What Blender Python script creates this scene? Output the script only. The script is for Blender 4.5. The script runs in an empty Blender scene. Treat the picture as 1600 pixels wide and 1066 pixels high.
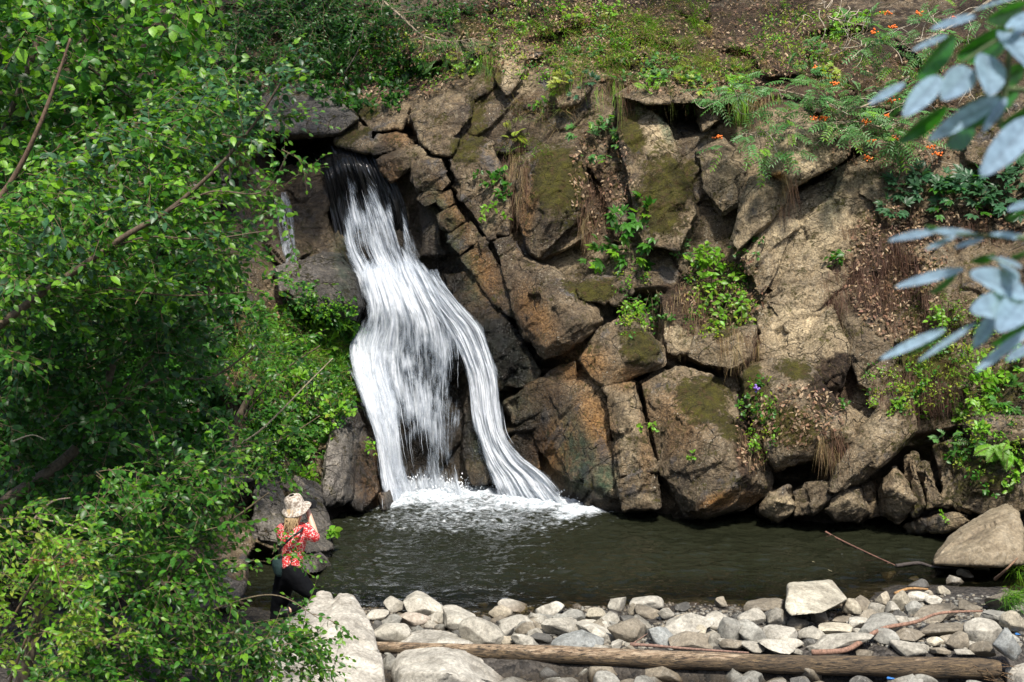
import bpy, math, random
import numpy as np
from mathutils import Vector, Matrix
R = math.radians
rng = np.random.default_rng(7)
random.seed(7)
sc = bpy.context.scene
COL = sc.collection

# ------------------------------------------------------------------ camera
FPX = 2222.0                      # focal length in photo pixels (1600 wide)
PITCH = R(7.8)
CAMZ = 5.0
cam_d = bpy.data.cameras.new('camera')
cam_d.lens = 50.0; cam_d.sensor_width = 36.0
cam_d.clip_start = 0.1; cam_d.clip_end = 400
cam_d.dof.use_dof = True; cam_d.dof.focus_distance = 18.0; cam_d.dof.aperture_fstop = 4.0
cam = bpy.data.objects.new('camera', cam_d); COL.objects.link(cam)
cam.location = (0, 0, CAMZ); cam.rotation_euler = (R(90) - PITCH, 0, 0)
sc.camera = cam
# ------------------------------------------------------------------ sky, sun, exposure
SUN_EL, SUN_AZ = R(60), R(168)     # azimuth measured clockwise from +Y
sund = Vector((math.sin(SUN_AZ) * math.cos(SUN_EL), math.cos(SUN_AZ) * math.cos(SUN_EL), math.sin(SUN_EL)))
w = bpy.data.worlds.new('World'); sc.world = w; w.use_nodes = True
wn = w.node_tree; bg = wn.nodes['Background']
sky = wn.nodes.new('ShaderNodeTexSky'); sky.sky_type = 'NISHITA'; sky.sun_disc = False
sky.sun_elevation = SUN_EL; sky.sun_rotation = SUN_AZ
sky.air_density = 1.0; sky.dust_density = 2.5; sky.ozone_density = 1.0
wn.links.new(sky.outputs[0], bg.inputs[0]); bg.inputs[1].default_value = 0.11
sl = bpy.data.lights.new('sun', 'SUN'); sl.energy = 3.5; sl.angle = R(4); sl.color = (1, .95, .86)
so = bpy.data.objects.new('sun', sl); COL.objects.link(so)
so.rotation_euler = sund.to_track_quat('Z', 'Y').to_euler()
sc.view_settings.view_transform = 'Standard'; sc.view_settings.look = 'None'
sc.view_settings.exposure = 0.92; sc.view_settings.gamma = 1
sc.render.engine = 'CYCLES'
sc.cycles.use_denoising = True
sc.cycles.max_bounces = 7; sc.cycles.diffuse_bounces = 3; sc.cycles.glossy_bounces = 3
sc.cycles.transparent_max_bounces = 14; sc.cycles.transmission_bounces = 3
sc.cycles.caustics_reflective = False; sc.cycles.caustics_refractive = False
sc.cycles.sample_clamp_indirect = 6

# ------------------------------------------------------------------ pixel <-> world
cP, sP = math.cos(PITCH), math.sin(PITCH)
def rays(px, py):
    a = (np.asarray(px, float) - 800) / FPX; b = (533 - np.asarray(py, float)) / FPX
    dy = cP + b * sP; dz = -sP + b * cP
    return np.stack([a / dy, np.ones_like(dy) + 0 * a, dz / dy], -1)
def at(px, py, Y):
    r = rays(px, py); Y = np.asarray(Y, float)
    return r * Y[..., None] + np.array([0, 0, CAMZ])
def proj(P):
    P = np.asarray(P, float); x = P[..., 0]; y = P[..., 1]; z = P[..., 2] - CAMZ
    f = y * cP - z * sP; u = y * sP + z * cP; f = np.maximum(f, .05)
    return 800 + x / f * FPX, 533 - u / f * FPX
def YW(px, py, z=0.0):            # depth where the pixel's ray meets height z
    r = rays(px, py); return (z - CAMZ) / r[..., 2]

# ------------------------------------------------------------------ noise
_perm = np.random.default_rng(3).permutation(256); _perm = np.concatenate([_perm] * 3)
_grad = np.random.default_rng(4).normal(size=(256, 3)); _grad /= np.linalg.norm(_grad, axis=1)[:, None]
def perlin(P):
    P = np.asarray(P, float); i = np.floor(P).astype(int); f = P - i; i &= 255
    u = f * f * f * (f * (f * 6 - 15) + 10); out = 0
    for dx in (0, 1):
        for dy in (0, 1):
            for dz in (0, 1):
                h = _perm[_perm[_perm[(i[:, 0] + dx) & 255] + ((i[:, 1] + dy) & 255)] + ((i[:, 2] + dz) & 255)]
                g = _grad[h]; d = f - np.array([dx, dy, dz])
                wt = (u[:, 0] if dx else 1 - u[:, 0]) * (u[:, 1] if dy else 1 - u[:, 1]) * (u[:, 2] if dz else 1 - u[:, 2])
                out = out + wt * (g * d).sum(1)
    return out * 1.5
def fbm(P, s, o=4, off=0.0, g=.5):
    P = np.asarray(P, float) * s + off; a = 1; t = 0; r = 0
    for k in range(o):
        r = r + a * perlin(P + 17.3 * k); t += a; a *= g; P = P * 2.03
    return r / t
def ihash(i, j, k, m):
    h = (i * 73856093) ^ (j * 19349663) ^ (k * 83492791) ^ (m * 2654435761)
    h = (h ^ (h >> 13)) * 1274126177; h = h ^ (h >> 16)
    return (h & 0xFFFF) / 65535.0
def worley(P):
    P = np.asarray(P, float); c = np.floor(P).astype(np.int64); n = len(P)
    F1 = np.full(n, 9.); F2 = np.full(n, 9.); best = np.zeros((n, 3)); bid = np.zeros((n, 3), np.int64)
    for dx in (-1, 0, 1):
        for dy in (-1, 0, 1):
            for dz in (-1, 0, 1):
                q = c + np.array([dx, dy, dz])
                pt = q + np.stack([ihash(q[:, 0], q[:, 1], q[:, 2], m) for m in (1, 2, 3)], 1)
                d = np.linalg.norm(P - pt, axis=1)
                m1 = d < F1
                F2 = np.where(m1, F1, np.minimum(F2, d)); F1 = np.where(m1, d, F1)
                best[m1] = pt[m1]; bid[m1] = q[m1]
    rnd = np.stack([ihash(bid[:, 0], bid[:, 1], bid[:, 2], m) for m in (5, 6, 7, 8)], 1)
    return F1, F2, P - best, rnd
def sstep(a, b, x):
    t = np.clip((x - a) / (b - a), 0, 1); return t * t * (3 - 2 * t)
def rotm(ax, ay, az):
    return np.array(Matrix.Rotation(az, 3, 'Z') @ Matrix.Rotation(ay, 3, 'Y') @ Matrix.Rotation(ax, 3, 'X'))
def facets(P, size, stretch=1.5, rot=0.9, tilt=.35, crack=.12, cw=.07, off=0.):
    """chiselled blocks: signed displacement in cell units"""
    M = rotm(.25, rot, .2); Q = (P @ M.T) / size * np.array([1 / stretch, 1, 1]) + off
    Q = Q + .12 * np.stack([perlin(Q * 1.7 + 5), perlin(Q * 1.7 + 25), perlin(Q * 1.7 + 45)], 1)
    F1, F2, D, rnd = worley(Q)
    d = (rnd[:, 0] - .5) + tilt * ((rnd[:, 1:4] - .5) * 2 * D).sum(1) * 2
    e = F2 - F1
    return (d - crack * (rnd[:, 0] > .45) * (1 - sstep(0, cw, e))) * size

# ------------------------------------------------------------------ mesh helpers
def fastmesh(name, V, F, cols=None, smooth=True, mi=None, uv=None, attrs=None):
    me = bpy.data.meshes.new(name); V = np.ascontiguousarray(V, np.float32); F = np.ascontiguousarray(F, np.int32)
    k = F.shape[1]; n = len(F)
    me.vertices.add(len(V)); me.vertices.foreach_set('co', V.ravel())
    me.loops.add(n * k); me.loops.foreach_set('vertex_index', F.ravel())
    me.polygons.add(n); me.polygons.foreach_set('loop_start', np.arange(n, dtype=np.int32) * k)
    if smooth: me.polygons.foreach_set('use_smooth', np.ones(n, bool))
    if mi is not None: me.polygons.foreach_set('material_index', np.ascontiguousarray(mi, np.int32))
    for an, c in (cols or {}).items():
        a = me.attributes.new(an, 'FLOAT_COLOR', 'POINT'); c = np.asarray(c, np.float32)
        if c.shape[1] == 3: c = np.concatenate([c, np.ones((len(c), 1), np.float32)], 1)
        a.data.foreach_set('color', np.ascontiguousarray(c, np.float32).ravel())
    if uv is not None:
        l = me.uv_layers.new(name='flow'); l.data.foreach_set('uv', np.ascontiguousarray(uv[F.ravel()], np.float32).ravel())
    me.update(calc_edges=True); me.validate(); return me
def put(name, me, mats, parent=None, label=None, cat=None, group=None, kind=None, origin=True):
    for m in (mats if isinstance(mats, (list, tuple)) else [mats]): me.materials.append(m)
    o = bpy.data.objects.new(name, me); COL.objects.link(o)
    if parent is not None:
        o.parent = parent; off = -np.array(parent.location)
    else:
        n = len(me.vertices); co = np.empty(n * 3, np.float32); me.vertices.foreach_get('co', co); co = co.reshape(-1, 3)
        mn, mx = co.min(0), co.max(0); c = np.array([(mn[0] + mx[0]) / 2, (mn[1] + mx[1]) / 2, mn[2]])
        o.location = c; off = -c
    me.transform(Matrix.Translation([float(v) for v in off]))
    tag(o, label, cat, group, kind); return o
def tag(o, label=None, cat=None, group=None, kind=None):
    if label: o['label'] = label
    if cat: o['category'] = cat
    if group: o['group'] = group
    if kind: o['kind'] = kind
def thing(name, loc, label, cat, group=None):
    o = bpy.data.objects.new(name, None); COL.objects.link(o); o.location = [float(v) for v in loc]
    o.empty_display_size = .1; tag(o, label, cat, group); return o
class MB:
    def __init__(s): s.v = []; s.f = []; s.c = []; s.m = []; s.n = 0
    def add(s, V, F, c=(.5, .5, .5), m=0):
        V = np.asarray(V, float).reshape(-1, 3); F = np.asarray(F, int)
        if F.shape[1] == 4: F = np.concatenate([F[:, [0, 1, 2]], F[:, [0, 2, 3]]])
        s.v.append(V); s.f.append(F + s.n); c = np.asarray(c, float)
        s.c.append(np.broadcast_to(c, (len(V), 3)) if c.ndim == 1 else c); s.m.append(np.full(len(F), m)); s.n += len(V)
    def build(s, name, mats, parent=None, **k):
        if not s.v: return None
        me = fastmesh(name, np.concatenate(s.v), np.concatenate(s.f), {'tint': np.concatenate(s.c)}, mi=np.concatenate(s.m))
        return put(name, me, mats, parent, **k)
def unit(v): v = np.asarray(v, float); return v / np.maximum(np.linalg.norm(v, axis=-1, keepdims=True), 1e-9)
def smooth_path(P, n):
    P = np.asarray(P, float); t = np.linspace(0, len(P) - 1, n); out = []
    for x in t:
        i = min(int(x), len(P) - 2); f = x - i
        p0 = P[max(i - 1, 0)]; p1 = P[i]; p2 = P[i + 1]; p3 = P[min(i + 2, len(P) - 1)]
        out.append(.5 * (2 * p1 + (p2 - p0) * f + (2 * p0 - 5 * p1 + 4 * p2 - p3) * f * f + (3 * p1 - p0 - 3 * p2 + p3) * f ** 3))
    return np.array(out)
def tube(mb, P, rad, sides=6, c=(.1, .08, .06), m=0, rough=0, cap=True):
    P = np.asarray(P, float); n = len(P); rad = np.broadcast_to(np.asarray(rad, float), (n,))
    T = unit(np.gradient(P, axis=0)); a = np.array([0, 0, 1.]) if abs(T[0][2]) < .9 else np.array([1., 0, 0])
    A = unit(np.cross(T, a)); B = np.cross(T, A); th = np.arange(sides) / sides * 2 * math.pi
    V = P[:, None] + rad[:, None, None] * (A[:, None] * np.cos(th)[None, :, None] + B[:, None] * np.sin(th)[None, :, None])
    V = V.reshape(-1, 3)
    if rough:
        ctr = np.repeat(P, sides, 0); d = V - ctr; V = ctr + d * (1 + rough * fbm(V, 9, 3)[:, None])
    i = np.arange(n - 1)[:, None] * sides + np.arange(sides)[None]; j = np.arange(n - 1)[:, None] * sides + (np.arange(sides)[None] + 1) % sides
    F = np.stack([i, j, j + sides, i + sides], -1).reshape(-1, 4)
    F = np.concatenate([F[:, [0, 1, 2]], F[:, [0, 2, 3]]])
    if cap:
        V = np.concatenate([V, P[:1], P[-1:]]); k = n * sides; q = np.arange(sides); r = (q + 1) % sides
        F = np.concatenate([F, np.stack([q * 0 + k, r, q], 1), np.stack([q * 0 + k + 1, q + (n - 1) * sides, r + (n - 1) * sides], 1)])
    mb.add(V, F, c, m)
# leaf template: x across, y along, z fold
LT = np.array([[0, 0, 0], [-.42, .3, .10], [-.40, .62, .10], [0, 1, -.06], [.40, .62, .10], [.42, .3, .10], [0, .32, 0], [0, .66, -.01]])
LF = np.array([[0, 6, 1], [0, 5, 6], [1, 6, 7], [1, 7, 2], [6, 5, 4], [6, 4, 7], [2, 7, 3], [7, 4, 3]])
def leaves(mb, pos, dirv, nrm, ln, wd, col, m=0, curl=0.0):
    pos = np.asarray(pos, float); N = len(pos)
    if N == 0: return
    D = unit(dirv); X = unit(np.cross(D, nrm)); Z = np.cross(X, D)
    ln = np.broadcast_to(ln, (N,)); wd = np.broadcast_to(wd, (N,))
    T = np.broadcast_to(LT, (N, 8, 3)).copy(); T[:, :, 2] -= curl * T[:, :, 1] ** 2
    V = pos[:, None] + X[:, None] * (T[:, :, 0:1] * wd[:, None, None]) + D[:, None] * (T[:, :, 1:2] * ln[:, None, None]) + Z[:, None] * (T[:, :, 2:3] * ln[:, None, None] * .6)
    F = (LF[None] + (np.arange(N) * 8)[:, None, None]).reshape(-1, 3)
    col = np.broadcast_to(np.asarray(col, float), (N, 3)); C = np.repeat(col, 8, 0)
    mb.add(V.reshape(-1, 3), F, C, m)
def blades(mb, pos, tipv, ln, wd, col, m=0, droop=.5):
    """grass blades: tapering ribbons bending over"""
    pos = np.asarray(pos, float); N = len(pos)
    if N == 0: return
    D = unit(tipv); ln = np.broadcast_to(ln, (N,)); wd = np.broadcast_to(wd, (N,)); droop = np.broadcast_to(droop, (N,))
    S = unit(np.cross(D, rng.normal(size=(N, 3)))); t = np.array([0, .35, .7, 1.]); wt = np.array([1, .85, .5, .05])
    C = pos[:, None] + D[:, None] * (t[None, :, None] * ln[:, None, None])
    C[:, :, 2] -= (t[None] ** 2) * (ln * droop)[:, None]
    H = np.array([D[:, 0], D[:, 1], 0 * D[:, 0]]).T
    C += unit(H)[:, None] * (t[None, :, None] ** 2 * (ln * droop * .5)[:, None, None])
    L = C - S[:, None] * (wt[None, :, None] * wd[:, None, None] * .5); Rr = C + S[:, None] * (wt[None, :, None] * wd[:, None, None] * .5)
    V = np.stack([L, Rr], 2).reshape(-1, 3); q = np.array([[0, 1, 3, 2], [2, 3, 5, 4], [4, 5, 7, 6]])
    F = (q[None] + (np.arange(N) * 8)[:, None, None]).reshape(-1, 4)
    mb.add(V, F, np.repeat(np.broadcast_to(np.asarray(col, float), (N, 3)), 8, 0), m)

# ------------------------------------------------------------------ node helpers
class NT:
    def __init__(s, name):
        s.mat = bpy.data.materials.new(name); s.mat.use_nodes = True; s.t = s.mat.node_tree
        s.bsdf = s.t.nodes['Principled BSDF']; s.out = s.t.nodes['Material Output']
    def n(s, ty, ins=None, out=0, **pr):
        x = s.t.nodes.new('ShaderNode' + ty)
        for k, v in pr.items(): setattr(x, k, v)
        for k, v in (ins or {}).items(): s.set(x.inputs[k], v)
        return x.outputs[out]
    def set(s, sock, v):
        if isinstance(v, bpy.types.NodeSocket): s.t.links.new(v, sock)
        else:
            if sock.type == 'RGBA' and len(v) == 3: v = (*v, 1)
            sock.default_value = v
    def pos(s): return s.n('NewGeometry')
    def noise(s, v, scale, det=4, rough=.55, dist=0, out=0):
        return s.n('TexNoise', {'Vector': v, 'Scale': scale, 'Detail': det, 'Roughness': rough, 'Distortion': dist}, out)
    def vor(s, v, scale, feature='F1', out=0): return s.n('TexVoronoi', {'Vector': v, 'Scale': scale}, out, feature=feature)
    def map(s, v, sc_=(1, 1, 1), rot=(0, 0, 0)): return s.n('Mapping', {'Vector': v, 'Scale': sc_, 'Rotation': rot})
    def rng(s, v, a, b, c=0., d=1., t='SMOOTHSTEP'):
        return s.n('MapRange', {0: v, 1: a, 2: b, 3: c, 4: d}, interpolation_type=t)
    def m(s, op, a, b=0., c=0.): return s.n('Math', {0: a, 1: b, 2: c}, operation=op)
    def mix(s, f, a, b, bt='MIX'):
        x = s.t.nodes.new('ShaderNodeMix'); x.data_type = 'RGBA'; x.blend_type = bt
        s.set(x.inputs[0], f); s.set(x.inputs[6], a); s.set(x.inputs[7], b); return x.outputs[2]
    def ramp(s, v, stops):
        x = s.t.nodes.new('ShaderNodeValToRGB'); s.set(x.inputs[0], v); e = x.color_ramp.elements
        for i, (p, c) in enumerate(stops):
            k = e[i] if i < 2 else e.new(p)
            k.position = p; k.color = (*c, 1)
        return x.outputs[0]
    def attr(s, name, out=0): return s.n('Attribute', out=out, attribute_name=name)
    def sep(s, v):
        x = s.t.nodes.new('ShaderNodeSeparateColor'); s.set(x.inputs[0], v); return x.outputs
    def bump(s, h, st=.5, d=.02, nrm=None):
        i = {'Height': h, 'Strength': st, 'Distance': d}
        if nrm is not None: i['Normal'] = nrm
        return s.n('Bump', i)
    def p(s, **k):
        for a, v in k.items(): s.set(s.bsdf.inputs[a.replace('_', ' ')], v)
        return s.mat

def rock_material(name, cols, lich=.5, litter=0.):
    t = NT(name); P = t.pos()
    n1 = t.noise(P, .9, 8, .62, .6); n2 = t.noise(P, 7, 8, .6, .3); n3 = t.noise(P, 38, 8, .6)
    base = t.ramp(n1, [(.34, cols[0]), (.46, cols[1]), (.56, cols[2]), (.68, cols[3])])
    base = t.mix(t.rng(n2, .42, .7), base, cols[4])
    m1 = t.sep(t.attr('m1')); m2 = t.sep(t.attr('m2'))
    pale = t.m('MULTIPLY', m2[1], t.rng(n2, .25, .6, .55, 1.))
    base = t.mix(pale, base, t.mix(n2, (.27, .205, .12), (.56, .46, .30)))
    rnd = t.n('ObjectInfo', out=5)
    base = t.mix(1., base, t.mix(rnd, (.72, .70, .67), (1.08, 1.06, 1.02)), 'MULTIPLY')
    st = t.noise(t.map(P, (3.0, 3.0, .35), (0, .5, 0)), 4, 6, .6)      # mineral streaks
    base = t.mix(t.rng(st, .5, .72, 0, .55), base, (.055, .042, .032))
    base = t.mix(t.rng(st, .48, .3, 0, .4), base, (.36, .30, .21))
    base = t.mix(t.m('MULTIPLY', m1[1], t.rng(n2, .2, .52)), base, t.mix(t.rng(n3, .3, .7), (.20, .085, .02), (.30, .16, .05)))
    base = t.mix(t.m('MULTIPLY', m2[2], t.rng(n2, .3, .6)), base, (.035, .085, .045))
    base = t.mix(1., base, t.rng(n3, .25, .75, .45, 1.4), 'MULTIPLY')
    base = t.mix(1., base, t.rng(t.noise(P, 130, 4, .7), .3, .7, .72, 1.22), 'MULTIPLY')
    bl = t.rng(t.noise(P, 2.1, 6, .65), .56, .64, 0, .6); base = t.mix(t.m('MULTIPLY', bl, t.m('SUBTRACT', 1., pale)), base, (.062, .064, .072))
    # lichen spots
    lv = t.vor(P, 11); ln = t.noise(P, 2.2, 3)
    lm = t.m('MULTIPLY', t.rng(t.m('ADD', lv, t.m('MULTIPLY', n3, .25)), .24, .18), t.rng(ln, .5, .62, 0, lich))
    lm2 = t.m('MULTIPLY', t.rng(t.noise(P, 46, 4, .75), .60, .67), t.rng(ln, .42, .6, 0, lich))
    base = t.mix(t.m('MAXIMUM', lm, lm2), base, (.56, .54, .44))
    # dark fissures
    wv = t.n('VectorMath', {0: P, 1: t.n('VectorMath', {0: t.noise(P, 3, 4, out=1), 'Scale': .16}, operation='SCALE')}, operation='ADD')
    cr = t.vor(t.map(wv, (1.2, 1.2, 2.2), (.2, .75, .1)), 1.7, 'DISTANCE_TO_EDGE')
    cr2 = t.vor(t.map(wv, (.5, 1, 2.2), (.2, -.8, .1)), 5.2, 'DISTANCE_TO_EDGE')
    crm = t.m('MAXIMUM', t.m('MULTIPLY', t.rng(cr, .016, .0), t.rng(t.noise(P, 1.7, 2), .44, .54)), t.m('MULTIPLY', t.rng(cr2, .02, .0), t.rng(t.noise(P, 2.9, 2), .60, .72)))
    base = t.mix(t.m('MULTIPLY', crm, .8), base, (.02, .016, .012))
    # soil with leaf litter
    sn = t.noise(P, 26, 8, .75)
    dk = t.rng(t.noise(P, .45, 5, .6), .42, .56, .45, 1.)
    soil = t.ramp(t.m('ADD', t.m('MULTIPLY', sn, .75), t.m('MULTIPLY', n2, .25)), [(.36, (.014, .009, .006)), (.47, (.062, .038, .022)), (.57, (.14, .090, .052)), (.68, (.34, .25, .16))])
    sm = t.rng(t.m('ADD', m2[0], t.m('MULTIPLY', t.m('SUBTRACT', n2, .5), 1.1)), .38, .6)
    base = t.mix(sm, base, t.mix(1., soil, dk, 'MULTIPLY'))
    # moss
    mn = t.noise(P, 60, 6, .8)
    moss = t.ramp(t.m('ADD', t.m('MULTIPLY', mn, .6), t.m('MULTIPLY', n2, .4)), [(.33, (.022, .020, .005)), (.47, (.060, .052, .007)), (.6, (.145, .132, .012)), (.72, (.25, .23, .03))])
    mm = t.rng(t.m('ADD', t.m('ADD', m1[0], t.m('MULTIPLY', crm, t.m('MULTIPLY', m1[0], 1.2))), t.m('ADD', t.m('MULTIPLY', t.m('SUBTRACT', t.noise(P, 3.2, 8, .72), .5), 2.6), t.m('MULTIPLY', t.m('SUBTRACT', t.noise(P, 17, 6, .75), .5), 2.2))), .34, .80, 0, .97)
    moss = t.mix(t.rng(t.noise(P, 9, 6, .75), .5, .66), moss, (.105, .062, .022))
    base = t.mix(mm, base, moss)
    wet = m1[2]
    base = t.mix(t.m('MULTIPLY', wet, .9), base, t.mix(1., base, (.08, .075, .062), 'MULTIPLY'))  # wet rock, darkened further to paint in the shade by the fall
    cA = t.sep(t.n('TexVoronoi', {'Vector': t.map(wv, (.55, 1, 1.5), (.2, .8, .1)), 'Scale': 4.2, 'Randomness': .9}, 1, feature='F1'))[0]
    cB = t.sep(t.n('TexVoronoi', {'Vector': t.map(wv, (.5, 1, 1.6), (.2, .7, .3)), 'Scale': 12.}, 1, feature='F1'))[0]
    cells = t.m('MULTIPLY', t.m('ADD', t.m('MULTIPLY', cA, 1.1), t.m('MULTIPLY', cB, .55)), t.m('SUBTRACT', 1., mm))
    base = t.mix(1., base, t.rng(cells, 0, 1.4, .80, 1.18, 'LINEAR'), 'MULTIPLY')
    h = t.m('ADD', t.m('ADD', t.m('MULTIPLY', n3, .5), t.m('MULTIPLY', t.noise(P, 13, 8, .65), 1.2)), t.m('MULTIPLY', cells, t.m('SUBTRACT', 1.1, sm)))
    h = t.m('SUBTRACT', h, t.m('MULTIPLY', crm, 1.1))
    h = t.m('ADD', h, t.m('MULTIPLY', mm, t.m('MULTIPLY', mn, 1.2)))
    h = t.m('ADD', h, t.m('MULTIPLY', sm, t.m('MULTIPLY', sn, 1.6)))
    rough = t.m('SUBTRACT', .85, t.m('MULTIPLY', t.m('MULTIPLY', wet, t.m('SUBTRACT', 1., mm)), .55))
    return t.p(Base_Color=base, Roughness=rough, Normal=t.bump(h, 1., .045), Specular_IOR_Level=.35)
M_ROCK = rock_material('cliff rock', [(.048, .036, .025), (.118, .084, .050), (.205, .152, .090), (.31, .245, .15), (.085, .064, .044)], .75)
M_GREY = rock_material('bank rock', [(.075, .068, .062), (.13, .118, .105), (.17, .155, .14), (.23, .21, .185), (.11, .10, .09)], .45)

def stone_material(name, stops, vein=.2):
    t = NT(name); P = t.pos(); tint = t.attr('tint')
    n1 = t.noise(P, 3.2, 8, .65, .5); n2 = t.noise(P, 30, 8, .65)
    c = t.ramp(n1, stops); c = t.mix(1., c, tint, 'MULTIPLY')
    c = t.mix(1., c, t.rng(n2, .25, .75, .62, 1.3), 'MULTIPLY')
    c = t.mix(1., c, t.rng(t.noise(P, 150, 3, .7), .3, .7, .8, 1.15), 'MULTIPLY')
    v = t.m('ABSOLUTE', t.m('SUBTRACT', t.noise(P, 4.5, 3, .5, 1.5), .5))
    c = t.mix(t.rng(v, .012, .0, 0, vein), c, (.6, .57, .5))
    st = t.noise(P, 9, 6, .7)
    c = t.mix(t.rng(st, .56, .7, 0, .55), c, (.10, .085, .06))
    w = t.sep(t.attr('m1'))[2]
    c = t.mix(w, c, t.mix(1., c, (.32, .26, .2), 'MULTIPLY'))
    h = t.m('ADD', t.m('MULTIPLY', n2, .6), n1)
    return t.p(Base_Color=c, Roughness=t.m('SUBTRACT', .78, t.m('MULTIPLY', w, .45)), Normal=t.bump(h, .6, .02))
M_STONE = stone_material('river stone', [(.3, (.19, .18, .155)), (.5, (.38, .36, .315)), (.7, (.56, .54, .48))])

def leaf_material(name, trans=.38, rough=.38, spec=.32, under=None):
    t = NT(name); c = t.attr('tint')
    ob = t.noise(t.pos(), 55, 3, .6); c = t.mix(1., c, t.rng(ob, .3, .7, .75, 1.2), 'MULTIPLY')
    if under: c = t.mix(t.n('NewGeometry', out=6), c, under)
    t.p(Base_Color=c, Roughness=rough, Specular_IOR_Level=spec)
    tr = t.n('BsdfTranslucent', {0: t.mix(1., c, (1.9, 2.0, .9), 'MULTIPLY')})
    ms = t.n('MixShader', {0: trans, 1: t.bsdf.outputs[0], 2: tr}); t.set(t.out.inputs[0], ms); return t.mat
M_LEAF = leaf_material('leaf'); M_LEAFD = leaf_material('dull leaf', .25, .6, .25)
def bark_material():
    t = NT('bark'); P = t.pos(); c = t.attr('tint'); n = t.noise(t.map(P, (1, 1, .5)), 40, 8, .7)
    c = t.mix(1., c, t.rng(n, .3, .7, .5, 1.5), 'MULTIPLY')
    return t.p(Base_Color=c, Roughness=.85, Normal=t.bump(n, .7, .01))
M_BARK = bark_material()
# ------------------------------------------------------------------ cliff: smooth base depth from control points
def S(px, py, z=0.0): return (px, py, float(YW(px, py, z)))
CP = [S(620, 768), (700, 772, 20.7), S(780, 766), S(870, 776), S(950, 792), S(1020, 798), S(1100, 810), S(1190, 804), S(1290, 814), S(1400, 812), S(1450, 826), S(1530, 832), S(1600, 835), S(1750, 840), S(2100, 850),
      S(590, 790), S(540, 800), S(505, 868), (430, 960, 15.7), (300, 960, 15.2), (100, 980, 14.6), (-300, 950, 14), (640, 860, 20.9), (800, 870, 20.6), (960, 880, 19.8), (1200, 880, 19.1), (1400, 880, 18.9), (1600, 900, 18.3), (2100, 950, 17.5),
      (950, 600, 19.9), (1100, 600, 19.7), (1250, 650, 19.2), (1400, 650, 18.95), (1550, 650, 18.5), (1600, 500, 19.1), (1800, 600, 17.6), (2200, 500, 16), (2200, 0, 19), (2200, -600, 30),
      (850, 500, 20.7), (1000, 450, 20.5), (1200, 450, 20.35), (1400, 400, 20.1), (1600, 330, 20.0),
      (700, 350, 21.9), (800, 300, 21.8), (900, 250, 21.7), (1050, 250, 21.5), (1200, 250, 21.3), (1400, 250, 21.0), (1600, 200, 20.9),
      (650, 250, 22.4), (740, 150, 23.0), (900, 120, 22.9), (1000, 130, 22.6), (1150, 110, 22.7), (1300, 100, 22.6), (1600, 50, 22.3),
      (600, 0, 26), (800, 0, 25.2), (1000, 0, 25.6), (1150, 0, 26), (1300, 0, 25.0), (1600, -50, 24), (600, -200, 31), (1000, -200, 30.5), (1500, -200, 29), (600, -600, 42), (1300, -600, 41),
      (510, 242, 23.5), (480, 222, 25.0), (545, 300, 22.95), (550, 365, 22.6), (620, 430, 22.1), (620, 465, 21.8), (640, 550, 21.45), (680, 650, 21.0), (690, 740, 20.8),
      (745, 560, 21.1), (765, 680, 20.7), (810, 740, 20.4), (470, 330, 23.1), (500, 440, 21.9), (440, 500, 20.6), (560, 560, 21.3), (490, 600, 19.9), (540, 700, 19.7), (450, 700, 18.8), (350, 600, 18.8), (300, 400, 20.2), (200, 300, 20.5),
      (350, 200, 23), (400, 90, 26), (450, 20, 28), (300, 0, 28), (100, 100, 26), (-100, 200, 24), (0, 600, 17.5), (200, 800, 16.4), (400, 860, 16.7), (-500, 0, 26), (-500, 500, 19), (-500, -600, 40), (100, -400, 38)]
CP = np.array(CP, float)
def _k(d): return np.sqrt(d * d + 45.0 ** 2)
_A = _k(np.hypot(CP[:, None, 0] - CP[None, :, 0], CP[:, None, 1] - CP[None, :, 1])); _mean = CP[:, 2].mean()
_W = np.linalg.solve(_A + np.eye(len(CP)) * .5, CP[:, 2] - _mean)
def Yb(px, py):
    px = np.atleast_1d(np.asarray(px, float)); py = np.atleast_1d(np.asarray(py, float)); sh = px.shape; px = px.ravel(); py = py.ravel()
    out = np.empty(len(px))
    for i in range(0, len(px), 20000):
        d = np.hypot(px[i:i + 20000, None] - CP[None, :, 0], py[i:i + 20000, None] - CP[None, :, 1]); out[i:i + 20000] = _k(d) @ _W + _mean
    return out.reshape(sh)

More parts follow.
